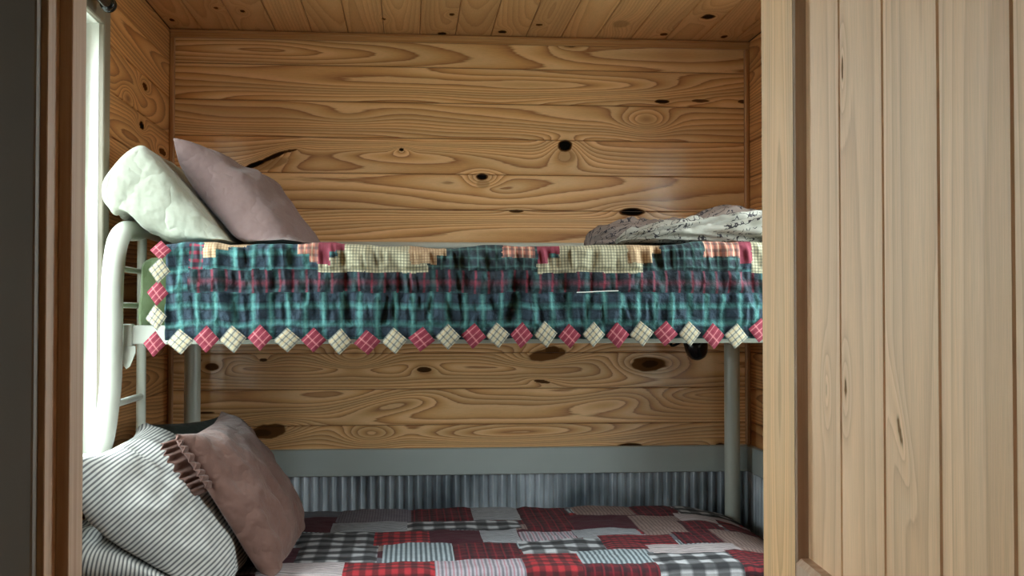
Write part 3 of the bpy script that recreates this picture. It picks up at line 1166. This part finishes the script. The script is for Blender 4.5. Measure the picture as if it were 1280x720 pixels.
for i, (px, py, red) in enumerate(dias):
    c = at(px, py, QY - 0.0135 - 0.002 * (i % 3))
    rng = np.random.RandomState(i + 5)
    hw = (16.2 if px < 600 else 15.0) * sq * rng.uniform(0.94, 1.05)
    hh = 16.2 * sq * rng.uniform(0.94, 1.06)
    if px < 210:
        hw, hh = 13 * sq, (12 if py < 320 else 16) * sq
    n = 9
    g = np.linspace(-1, 1, n)
    u, v = np.meshgrid(g, g, indexing='ij')
    rot = rng.uniform(-0.12, 0.12)
    a, b = (u + v) / 2 * hw, (v - u) / 2 * hh
    x = a * math.cos(rot) - b * math.sin(rot)
    z = a * math.sin(rot) + b * math.cos(rot)
    th = 0.004 * (1 - np.maximum(abs(u), abs(v)) ** 4)
    tw = rng.uniform(-0.1, 0.1)
    Vf = np.stack([c[0] + x, c[1] - th + tw * x, c[2] + z], -1).reshape(-1, 3)
    Vb = np.stack([c[0] + x, c[1] + th * 0.4 + tw * x, c[2] + z], -1).reshape(-1, 3)
    fa = grid_faces(n, n)
    uvd = np.stack([u * 0.021, v * 0.021], -1).reshape(-1, 2)
    d = fast_mesh('edge_diamond', np.vstack([Vf, Vb]), np.vstack([fa[:, ::-1], fa + n * n]), DR if red else DC, uv=np.vstack([uvd, uvd]), parent=quilt)
    d['label'] = 'red plaid diamond' if red else 'cream plaid diamond'

mb = MB()
th_ = [at(x_, y_, QY - 0.030) for x_, y_ in ((721, 365.5), (735, 365), (755, 364), (773, 363.5))]
mb.tube(spline(th_, 5), 0.0012, n=8)
ld_ = mb.build('loose_thread', M_white, quilt)
ld_['label'] = 'white loose thread'

# --- lower patchwork quilt
ZQ = 0.566
BLK = (20, 18, 24)
P = dict(
    bw=woven('black_white_plaid', (190, 189, 192), [('u', .068, .1, .54, BLK, .74), ('v', .078, .3, .54, BLK, .86), ('v', .0195, .3, .3, BLK, .25)]),
    rb=woven('red_black_plaid', (168, 41, 48), [('u', .034, .1, .5, BLK, .62), ('v', .046, .3, .5, BLK, .62)]),
    dr=woven('dark_red_plaid', (88, 20, 30), [('u', .05, .1, .4, BLK, .55), ('v', .04, .3, .4, BLK, .5), ('u', .025, .8, .2, (146, 34, 46), .5)]),
    rs=woven('red_black_stripe', (135, 34, 43), [('v', .026, .1, .5, BLK, .85), ('u', .022, .3, .35, BLK, .4)]),
    mr=woven('maroon_cloth', (68, 20, 34), [('u', .008, .1, .4, (67, 17, 30), .5)]),
    gv=woven('grey_stripe', (168, 168, 172), [('v', .013, .1, .45, (67, 68, 77), .7)]),
    gb=woven('blue_grey_stripe', (163, 173, 178), [('u', .014, .1, .5, (44, 53, 63), .8)]),
    lv=woven('lavender_stripe', (118, 110, 120), [('u', .009, .1, .45, (79, 72, 84), .6)]),
    pk=woven('pink_grey_stripe', (172, 163, 170), [('u', .02, .1, .3, (79, 77, 89), .7), ('u', .02, .6, .2, (163, 92, 106), .7)]),
    tn=woven('tan_stripe', (141, 118, 111), [('u', .012, .1, .4, (86, 67, 67), .6)]),
    wp=woven('white_pink_stripe', (187, 178, 178), [('v', .018, .1, .35, (103, 89, 92), .65), ('v', .018, .6, .15, (163, 111, 120), .5)]),
    gy=woven('grey_cloth', (96, 96, 104), [('v', .02, .1, .3, (77, 77, 86), .5)]),
)
pk = list(P)


def c4(a, b, c, d, k):
    return (290 + a / 3.765, 610 + b / 3.765, 290 + c / 3.765, 610 + d / 3.765, k)


def c5(a, b, c, d, k):
    return (620 + a / 3.765, 610 + b / 3.765, 620 + c / 3.765, 610 + d / 3.765, k)


patches = [c4(180, 97, 510, 130, 'gy'), c4(250, 130, 485, 200, 'mr'), c4(505, 94, 850, 160, 'lv'), c4(470, 160, 830, 203, 'gv'), c4(845, 90, 1130, 160, 'dr'),
           c4(1130, 88, 1364, 157, 'gv'), c4(825, 160, 1358, 202, 'bw'), c4(290, 203, 690, 345, 'bw'), c4(60, 270, 310, 345, 'mr'), c4(670, 203, 930, 262, 'rb'), c4(930, 203, 1175, 268, 'mr'),
           c4(1175, 202, 1356, 268, 'gv'), c4(710, 262, 1042, 345, 'gb'), c4(1042, 268, 1358, 342, 'dr'), c4(120, 345, 530, 440, 'wp'), c4(520, 345, 957, 440, 'rb'),
           c4(957, 342, 1395, 412, 'pk'), c4(957, 412, 1395, 520, 'bw'),
           c5(120, 76, 360, 215, 'dr'), c5(362, 72, 645, 145, 'tn'), c5(645, 70, 850, 150, 'dr'), c5(845, 60, 1160, 140, 'bw'), c5(362, 145, 680, 210, 'mr'),
           c5(120, 215, 380, 260, 'pk'), c5(380, 208, 700, 252, 'gv'), c5(680, 150, 925, 240, 'tn'), c5(880, 140, 1200, 176, 'wp'), c5(910, 176, 1105, 232, 'dr'),
           c5(1105, 165, 1330, 215, 'rs'), c5(120, 258, 525, 330, 'bw'), c5(515, 240, 880, 310, 'rs'), c5(880, 230, 1115, 282, 'dr'), c5(1100, 215, 1400, 320, 'tn'),
           c5(745, 284, 1185, 330, 'wp'), c5(135, 325, 425, 405, 'rb'), c5(400, 310, 760, 372, 'gb'), c5(440, 372, 850, 470, 'dr'), c5(785, 328, 1270, 440, 'bw'),
           c5(1190, 320, 1500, 440, 'rs'), c5(135, 405, 440, 520, 'gv')]
rects = []
for (a, b, c, d, k) in patches:
    ym = (b + d) / 2
    y0, y1 = atz(512, d, ZQ)[1], atz(512, b, ZQ)[1]
    xa, xb = atz(a, ym, ZQ)[0], atz(c, ym, ZQ)[0]
    rects.append((xa, xb, y0, y1, pk.index(k)))
qx0, qx1 = XH + 0.04, XE - 0.01
qy0, qy1 = Yf - 0.0, yr - 0.035


def lines(lo, hi, step, extra):
    v = sorted(set(np.round(np.concatenate([np.arange(lo, hi, step), [hi], [e for e in extra if lo < e < hi]]), 4)))
    out = [v[0]]
    for e in v[1:]:
        if e - out[-1] > 0.0012:
            out.append(e)
    return np.array(out)


ex = [r[0] for r in rects] + [r[1] for r in rects]
ey = [r[2] for r in rects] + [r[3] for r in rects]
gx = lines(qx0, qx1, 0.012, ex)
gy = lines(qy0, qy1, 0.010, ey)
# arc length beyond the back and front edges hangs down
gy = np.concatenate([np.arange(qy0 - 0.24, qy0, 0.012), gy, np.arange(qy1 + 0.01, qy1 + 0.06, 0.01)])
gxe = np.concatenate([gx, np.arange(qx1 + 0.01, qx1 + 0.07, 0.01)])
u, v = np.meshgrid(gxe, gy, indexing='ij')


def drape(s, s0, s1, r=0.03):
    """position along the axis and drop for arc length s outside [s0, s1]"""
    pos = np.clip(s, s0, s1).astype(float)
    drop = np.zeros_like(pos)
    for sign, e in ((1, s1), (-1, s0)):
        d = np.maximum(sign * (s - e), 0)
        a = np.minimum(d / r, math.pi / 2)
        pos += sign * (r * np.sin(a))
        drop += r * (1 - np.cos(a)) + np.maximum(d - r * math.pi / 2, 0)
        pos -= sign * 0
    return pos, drop


px_, dx_ = drape(u, qx0, qx1 - 0.02)
py_, dy_ = drape(v, qy0, qy1 - 0.01)
z = ZQ - dx_ - dy_
# soft shoulder at the far right end
z -= 0.05 * np.clip((u - (qx1 - 0.24)) / 0.24, 0, 1) ** 2
seamd = np.ones_like(u)
for (xa, xb, y0, y1, k) in rects:
    ins = (u > xa - 0.02) & (u < xb + 0.02) & (v > y0 - 0.02) & (v < y1 + 0.02)
    dd = np.minimum(np.minimum(abs(u - xa), abs(u - xb)), np.minimum(abs(v - y0), abs(v - y1)))
    seamd = np.where(ins, np.minimum(seamd, dd), seamd)
z += 0.003 * (1 - np.exp(-(seamd / 0.012) ** 2)) + 0.0035 * fnoise(u * 8, v * 9, 31, 3) + 0.0016 * fnoise(u * 30, v * 30, 33, 2)
ff = grid_faces(len(gxe), len(gy))
uv = np.stack([u, v], -1).reshape(-1, 2)
fc = uv[ff].mean(1)
mi = (np.floor(fc[:, 0] / 0.13).astype(int) * 3 + np.floor(fc[:, 1] / 0.09).astype(int) * 5) % len(pk)
for (xa, xb, y0, y1, k) in rects:
    mi[(fc[:, 0] > xa) & (fc[:, 0] < xb) & (fc[:, 1] > y0) & (fc[:, 1] < y1)] = k
lq = fast_mesh('quilt', np.stack([px_, py_, z], -1).reshape(-1, 3), ff, [P[k] for k in pk], uv=uv, mi=mi)
tag(lq, 'red, black and white patchwork quilt spread over the bottom bunk', 'quilt')
so = lq.modifiers.new('thickness', 'SOLIDIFY')
so.thickness = 0.008
so.offset = -1


# ------------------------------------------------------------------ pillows: two sheets sewn at the rim and blown up
def pillow(name, W, H, mat, centre, ax, ay, press=0.0016, thick=0.15, iters=260, seed=1, step=0.0125, floor_z=None, keep=None, crumple=0.004, crease=0.012, blunt=0.0, bend=0.0, ears=0.022, sag=0.0, minx=None, limit=None):
    nu, nv = int(W / step) + 1, int(H / step) + 1
    u, v = np.meshgrid(np.linspace(-W / 2, W / 2, nu), np.linspace(-H / 2, H / 2, nv), indexing='ij')
    Pp = np.zeros((2, nu, nv, 3))
    Pp[..., 0], Pp[..., 1] = u, v
    edge = np.sin(np.pi * np.linspace(0, 1, nu))[:, None] * np.sin(np.pi * np.linspace(0, 1, nv))[None, :]
    for l, s in ((0, 1), (1, -1)):
        Pp[l, ..., 2] = s * 0.02 * edge + crumple * edge * fnoise(u * 12 + 9 * l, v * 12, seed + 40 * l)
    du, dv = W / (nu - 1), H / (nv - 1)
    dg = math.hypot(du, dv)

    def proj(A):
        acc = np.zeros_like(A)
        cnt = np.zeros(A.shape[:-1])
        for (s1, s2, L0, k) in ((np.s_[:, :-1, :], np.s_[:, 1:, :], du, 1.0), (np.s_[:, :, :-1], np.s_[:, :, 1:], dv, 1.0),
                                (np.s_[:, :-1, :-1], np.s_[:, 1:, 1:], dg, 0.4), (np.s_[:, 1:, :-1], np.s_[:, :-1, 1:], dg, 0.4),
                                (np.s_[:, :-2, :], np.s_[:, 2:, :], 2 * du, 0.12), (np.s_[:, :, :-2], np.s_[:, :, 2:], 2 * dv, 0.12)):
            d = A[s2] - A[s1]
            ln = np.linalg.norm(d, axis=-1)
            diff = (ln - L0)
            diff = np.where(diff > 0, diff, diff * 0.35)
            cor = 0.5 * k * (diff / np.maximum(ln, 1e-9))[..., None] * d
            acc[s1] += cor
            acc[s2] -= cor
            cnt[s1] += k
            cnt[s2] += k
        return A + 1.6 * acc / np.maximum(cnt, 1)[..., None]

    rim = np.zeros((nu, nv), bool)
    rim[0], rim[-1], rim[:, 0], rim[:, -1] = True, True, True, True
    for it in range(iters):
        tu, tv = np.gradient(Pp, axis=1), np.gradient(Pp, axis=2)
        n = np.cross(tu, tv)
        n /= np.maximum(np.linalg.norm(n, axis=-1), 1e-9)[..., None]
        n[1] *= -1
        tk = Pp[0, ..., 2].max() - Pp[1, ..., 2].min()
        Pp = Pp + n * press * np.clip((thick - tk) / thick * 2.5, -0.2, 1) * (~rim)[None, ..., None]
        for _ in range(3):
            Pp = proj(Pp)
            m = Pp.mean(0)
            Pp[:, rim] = m[rim]
    Pl = Pp.copy()
    if blunt:
        xn = np.clip(-u / (W / 2), 0, 1)
        vn = np.clip(1 - np.abs(v / (H / 2)) ** 6, 0, 1) ** 0.5
        zt_ = thick / 2 * np.sqrt(np.clip(1 - xn ** 7, 0, 1)) * vn
        wgt = blunt * np.clip(xn * 3, 0, 1)
        for l, s in ((0, 1), (1, -1)):
            Pl[l, ..., 2] += wgt * (s * zt_ - Pl[l, ..., 2])
    # creases: short ridges that run in from the seams
    tkf = np.clip((Pl[0, ..., 2] - Pl[1, ..., 2]) / thick, 0, 1) ** 0.5
    for l, s in ((0, 1), (1, -1)):
        n1 = 1 - 2 * abs(fnoise(u * 5.0 + 3 * v + 31 * l, v * 9 - 2 * u, seed + 60 + l, 2))
        n2 = 1 - 2 * abs(fnoise(u * 11 + 13 * l, v * 6 + 5 * u, seed + 80 + l, 2))
        Pl[l, ..., 2] += s * tkf * crease * (n1 + 0.6 * n2 + 0.8 * fnoise(u * 4, v * 4 + 5 * l, seed + 90, 2))
    ear = ears * (np.abs(u / (W / 2)) * np.abs(v / (H / 2))) ** 5
    Pl[..., 0] += np.sign(u) * ear
    Pl[..., 1] += np.sign(v) * ear
    # bend about the depth axis
    if bend:
        x, zz_ = Pl[..., 0].copy(), Pl[..., 2].copy()
        rr = 1.0 / bend
        th = x / rr
        Pl[..., 0] = (rr - zz_) * np.sin(th)
        Pl[..., 2] = rr - (rr - zz_) * np.cos(th)
    if sag:
        Pl[..., 2] += sag * (Pl[..., 1] / (H / 2)) ** 2
    ax = np.array(ax, float)
    ax /= np.linalg.norm(ax)
    ay = np.array(ay, float)
    ay -= ax * np.dot(ax, ay)
    ay /= np.linalg.norm(ay)
    az = np.cross(ax, ay)
    Wd = np.array(centre, float) + Pl[..., 0:1] * ax + Pl[..., 1:2] * ay + Pl[..., 2:3] * az
    if floor_z is not None:
        h = Wd[..., 2] - floor_z
        Wd[..., 2] = floor_z + np.where(h < 0.03, 0.03 * np.exp(np.minimum(h - 0.03, 0) / 0.03), h)
    if minx is not None:
        h = Wd[..., 0] - minx
        Wd[..., 0] = minx + np.where(h < 0.02, 0.02 * np.exp(np.minimum(h - 0.02, 0) / 0.02), h)
    if limit is not None:
        Wd = limit(Wd)
    fa = grid_faces(nu, nv)
    uvp = np.stack([u, v], -1).reshape(-1, 2)
    o = fast_mesh(name, Wd.reshape(-1, 3), np.vstack([fa, fa[:, ::-1] + nu * nv]), mat, uv=np.vstack([uvp, uvp]))
    import bmesh
    bm = bmesh.new()
    bm.from_mesh(o.data)
    bmesh.ops.remove_doubles(bm, verts=bm.verts, dist=0.0004)
    bm.to_mesh(o.data)
    bm.free()
    sb = o.modifiers.new('smooth', 'SUBSURF')
    sb.levels = sb.render_levels = 1
    return o


M_wp = cloth('white_pillowcase', (160, 162, 148), (150, 152, 138), 0.45, 16)
t_ = M_wp.node_tree
b_ = t_.nodes['Principled BSDF']
sp_ = nd(t_, 'ShaderNodeSeparateXYZ')
t_.links.new(nd(t_, 'ShaderNodeUVMap').outputs[0], sp_.inputs[0])
hl_ = math_n(t_, 'LESS_THAN', math_n(t_, 'ABSOLUTE', math_n(t_, 'ADD', sp_.outputs[1], 0.215)), 0.0016)
old_ = b_.inputs['Base Color'].links[0].from_socket
t_.links.new(mix_n(t_, math_n(t_, 'MULTIPLY', hl_, 0.5), old_, lin((120, 122, 108))), b_.inputs['Base Color'])
M_mv = cloth('mauve_pillowcase', (124, 102, 98), (112, 90, 88), 0.4, 16)
M_br = cloth('brown_pillowcase', (108, 76, 65), (96, 66, 57), 0.4, 18)
M_dg = cloth('dark_green_pillowcase', (66, 74, 70), (54, 62, 58), 0.4, 18)
M_st = woven('ticking_stripe', (186, 184, 178), [('u', .0098, .1, .46, (64, 64, 70), .85)], wrinkle=0.4, fuzz=0.08, wscale=18)

ZU = 1.440
PYF = pp[9][1]


def side(p0, n):
    """flatten against a neighbour: stay on the side of the plane n points to"""
    n = np.array(n, float) / np.linalg.norm(n)

    def f(Wd):
        h = (Wd - p0) @ n
        new = np.where(h < 0.02, 0.02 * np.exp(np.minimum(h - 0.02, 0) / 0.02), h)
        return Wd + (new - h)[..., None] * n
    return f


def over_tube(Wd):
    lim = ZTOP + R + 0.006 - ((Wd[..., 0] - XH) / 0.05) ** 2 * 0.045
    Wd[..., 2] = np.where(Wd[..., 0] < XH + 0.12, np.maximum(Wd[..., 2], lim), Wd[..., 2])
    return Wd


def both(*fs):
    def f(Wd):
        for g in fs:
            Wd = g(Wd)
        return Wd
    return f


ZTOP = ztop
pl_up, n_up = at(257, 261, 3.1), np.array((0.74, 0, 0.67))
pl_lo, n_lo = at(266, 632, 2.9), np.array((0.85, 0, 0.52))
pl_st, n_st = at(132, 676, 2.72), np.array((0.45, 0, 0.89))


def off_post(Wd):
    # pressed in where it rests against the bed post
    lim = -0.812 + R + 0.004 + np.clip((Wd[..., 2] - 0.87) / 0.2, 0, 1) * 0.03
    band_ = np.exp(-np.maximum(np.abs(Wd[..., 1] - PYF) - 0.035, 0) / 0.03)
    g = np.minimum(Wd[..., 0] - lim, 0)
    Wd[..., 0] -= g * band_
    Wd[..., 0] = np.maximum(Wd[..., 0], XL + 0.035)
    return Wd


c = at(205, 264, 3.04) + np.array([0.02, 0.27, 0])
p = pillow('pillow', 0.44, 0.62, M_wp, c, (0.77, 0.0, -0.64), (0.06, 1, 0), seed=3, floor_z=ZU, minx=XL + 0.030, thick=0.20, blunt=0.95, ears=-0.03, limit=both(side(pl_up, -n_up), over_tube))
tag(p, 'white pillow leaning against the window casing on the top bunk', 'pillow')
c = at(308, 284, 3.10) + np.array([0.03, 0.22, 0])
ma_, mb_ = np.array((0.66, -0.05, -0.75)), np.array((0.12, 1, 0.0))
p = pillow('pillow', 0.52, 0.50, M_mv, c, ma_ * 0.95 - mb_ * 0.31, mb_ * 0.95 + ma_ * 0.31, seed=5, floor_z=ZU, thick=0.22, limit=side(pl_up, n_up))
tag(p, 'mauve pillow with one pointed corner up, propped on the white pillow', 'pillow')
c = at(205, 655, 2.86) + np.array([0, 0.12, 0])
p = pillow('pillow', 0.52, 0.66, M_st, c, (0.66, 0.0, -0.75), (0.05, 1, 0.0), seed=7, floor_z=ZQ + 0.010, thick=0.18, limit=both(side(pl_lo, -n_lo), side(pl_st, n_st), off_post))
tag(p, 'large grey and white striped pillow leaning on the white bed post', 'pillow')
c = at(292, 632, 3.0) + np.array([0.0, 0.2, 0])
bax, bay = np.array((0.52, 0.0, -0.85)), np.array((0.03, 1, 0.0))
bp = pillow('pillow', 0.48, 0.62, M_br, c, bax, bay, seed=9, floor_z=ZQ + 0.010, thick=0.18, ears=0.0, limit=side(pl_lo, n_lo))
tag(bp, 'brown pillow with an open gathered end leaning on the striped pillow', 'pillow')
# the open, gathered hem of its case
bax = bax / np.linalg.norm(bax)
bay = bay - bax * np.dot(bax, bay)
bay /= np.linalg.norm(bay)
baz = np.cross(bax, bay)
nh, mh = 180, 14
tt, hh_ = np.meshgrid(np.linspace(-0.225, -0.07, nh), np.linspace(0, 1, mh), indexing='ij')
for sg in (1, -1):
    wv_ = (0.002 + 0.004 * hh_) * np.sin(tt * 300 + 1.5 * np.sin(tt * 60)) + sg * (0.006 + 0.016 * hh_ ** 0.7) - 0.022 * hh_
    Vh = c + bax * (tt - 0.01 * hh_)[..., None] + bay * (-0.272 - 0.040 * hh_ + 0.004 * np.sin(tt * 80))[..., None] + baz * wv_[..., None]
    hm = fast_mesh('open_hem', Vh.reshape(-1, 3), grid_faces(nh, mh), M_br, parent=bp)
    so = hm.modifiers.new('thickness', 'SOLIDIFY')
    so.thickness = 0.002
c = at(125, 700, 2.80) + np.array([0.0, 0.14, 0])
p = pillow('pillow', 0.42, 0.58, M_st, c, (1, 0.0, -0.1), (0.0, 1, 0.0), seed=11, floor_z=ZQ + 0.010, thick=0.12, limit=both(side(pl_st, -n_st), off_post))
tag(p, 'striped pillow lying flat in the corner beneath the leaning striped one', 'pillow')
c = at(186, 592, 3.66)
p = pillow('pillow', 0.46, 0.36, M_dg, c, (1, 0.15, 0.0), (0, 0.3, 1), seed=13, floor_z=ZQ + 0.010, thick=0.12)
tag(p, 'dark green pillow at the back of the bottom bunk by the wall', 'pillow')

# ------------------------------------------------------------------ rolled blanket with handwriting print
M_sc, t_, b_ = new_mat('script_print')
uv_ = nd(t_, 'ShaderNodeUVMap').outputs[0]
co_ = objco(t_)
wv = nd(t_, 'ShaderNodeTexNoise')
mp_ = nd(t_, 'ShaderNodeMapping')
mp_.inputs['Scale'].default_value = (52, 44, 50)
t_.links.new(uv_, mp_.inputs[0])
t_.links.new(mp_.outputs[0], wv.inputs['Vector'])
wv.inputs['Scale'].default_value = 1.0
wv.inputs['Detail'].default_value = 1.5
d_ = math_n(t_, 'ABSOLUTE', math_n(t_, 'SUBTRACT', wv.outputs[0], 0.5))
ln_ = math_n(t_, 'LESS_THAN', d_, 0.028)
sp_ = nd(t_, 'ShaderNodeSeparateXYZ')
t_.links.new(uv_, sp_.inputs[0])
rowm = band(t_, sp_.outputs[1], 0.034, 0.0, 0.72)
gap = math_n(t_, 'GREATER_THAN', noise_n(t_, 9, uv_, 2), 0.44)
msk = math_n(t_, 'MULTIPLY', math_n(t_, 'MULTIPLY', ln_, rowm), gap)
t_.links.new(mix_n(t_, msk, lin((156, 152, 142)), lin((44, 38, 42))), b_.inputs['Base Color'])
b_.inputs['Roughness'].default_value = 0.85
bump_n(t_, b_, noise_n(t_, 24, co_, 3), 0.35, 0.012)
M_sc2 = M_sc.copy()
M_sc2.name = 'script_print_lilac'
for n in M_sc2.node_tree.nodes:
    if n.type == 'MIX':
        n.inputs[6].default_value = lin((124, 108, 100))
bl = empty('rolled_blanket', at(850, 310, 3.3), 'white blanket with dark handwriting print rolled up on the right of the top bunk', 'blanket')


def loft(name, secs, mat, parent, n=48, seed=1, amp=0.006, fold=0.0):
    """secs = (x, y, z, ry, rz): soft rounded sections along X, resting on z - rz"""
    s = spline(np.array(secs, float), 10)
    m = len(s)
    a = np.linspace(0, 2 * math.pi, n + 1)
    V = np.zeros((m, n + 1, 3))
    UVl = np.zeros((m, n + 1, 2))
    for i, (x, y, z_, ry, rz) in enumerate(s):
        ca, sa = np.cos(a), np.sin(a)
        e = 0.85
        yy = np.sign(ca) * abs(ca) ** e * ry
        zz_ = np.sign(sa) * abs(sa) ** e * rz
        V[i] = np.stack([np.full(n + 1, x), y + yy, z_ + zz_], 1)
        UVl[i, :, 0], UVl[i, :, 1] = x, a * (ry + rz) / 2
    aa = np.tile(a, (m, 1))
    aw = np.minimum(aa, 2 * math.pi - aa)
    xx = V[..., 0]
    disp = amp * fnoise(xx * 12 + aw * 2.2, aw * 2.4 - xx * 5, seed, 3)
    disp = disp + 0.010 - 0.022 * np.abs(fnoise(xx * 10 + aw * 2.0, aw * 2.2 + xx * 4, seed + 5, 2))
    ctr = s[:, None, 1:3]
    dirv = V[..., 1:3] - ctr
    V[..., 1:3] += dirv / np.maximum(np.linalg.norm(dirv, axis=-1, keepdims=True), 1e-6) * disp[..., None]
    V[..., 2] = np.maximum(V[..., 2], ZU - 0.001)
    c0, c1 = s[0, :3], s[-1, :3]
    o = fast_mesh(name, V.reshape(-1, 3), grid_faces(m, n + 1)[:, ::-1], mat, uv=UVl.reshape(-1, 2), parent=parent)
    return o


def sec(px, ytop, ybot, Y, ry):
    a, b = at(px, ytop, Y), at(px, ybot, Y)
    zb_ = max(b[2], ZU)
    return (a[0], Y, (a[2] + zb_) / 2, ry, max((a[2] - zb_) / 2, 0.001))


YR = 3.06
loft('roll', [sec(770, 303, 316, YR, .004), sec(774, 297, 316, YR, .03), sec(784, 291, 316, YR, .05), sec(805, 286, 316, YR, .065), sec(840, 279, 316, YR, .075),
              sec(880, 273, 316, YR, .08), sec(920, 268, 316, YR, .085), sec(960, 264, 316, YR, .085), sec(1010, 263, 316, YR, .085), sec(1030, 272, 316, YR, .05), sec(1034, 290, 316, YR, .003)],
     M_sc, bl, seed=21, amp=0.011)
YR2 = 3.42
loft('folded_layer', [sec(731, 304, 318, YR2, .004), sec(734, 294, 318, YR2, .05), sec(745, 286, 318, YR2, .09), sec(775, 279, 318, YR2, .11), sec(810, 276, 318, YR2, .12), sec(850, 275, 318, YR2, .12),
                      sec(875, 268, 318, YR2, .12), sec(905, 257, 318, YR2, .12), sec(930, 264, 318, YR2, .12), sec(960, 268, 318, YR2, .12), sec(985, 285, 318, YR2, .05), sec(990, 300, 318, YR2, .003)],
     M_sc2, bl, seed=22, amp=0.012)

# ------------------------------------------------------------------ black lamp clipped under the top bunk
lc = at(868, 433, 3.80)
lp = empty('clip_lamp', lc, 'small black lamp shade hanging under the right end of the top bunk', 'lamp')
mb = MB()
ax_ = np.array([-0.25, -0.3, 0.92])
ax_ /= np.linalg.norm(ax_)
prof = [(-.062, .001), (-.060, .014), (-.052, .026), (-.038, .034), (-.018, .038), (.012, .040), (.014, .036)]
mb.tube([lc + np.array([0.004, 0, 0.012]) + ax_ * a for a, r in prof], [r * 1.05 for a, r in prof], n=28, cap=False)
mb.build('lamp_shade', M_black, lp)
mb = MB()
mb.tube(spline([lc + np.array([0.0, 0, 0.02]), lc + np.array([-0.02, 0.05, 0.02]), lc + np.array([-0.055, 0.1, 0.0]), np.array([lc[0] - 0.06, yr - 0.02, zr0 - 0.002])], 6), 0.005, n=12)
mb.build('arm', M_black, lp)
mb = MB()
mb.box((lc[0] - 0.075, yr - 0.034, zr0 - 0.03), (lc[0] - 0.05, yr - 0.0145, zr1 + 0.006), ch=0.003)
mb.box((lc[0] - 0.075, yr - 0.034, zr0 - 0.012), (lc[0] - 0.05, yr + 0.02, zr0 - 0.002), ch=0.002)
mb.build('clamp', M_black, lp)
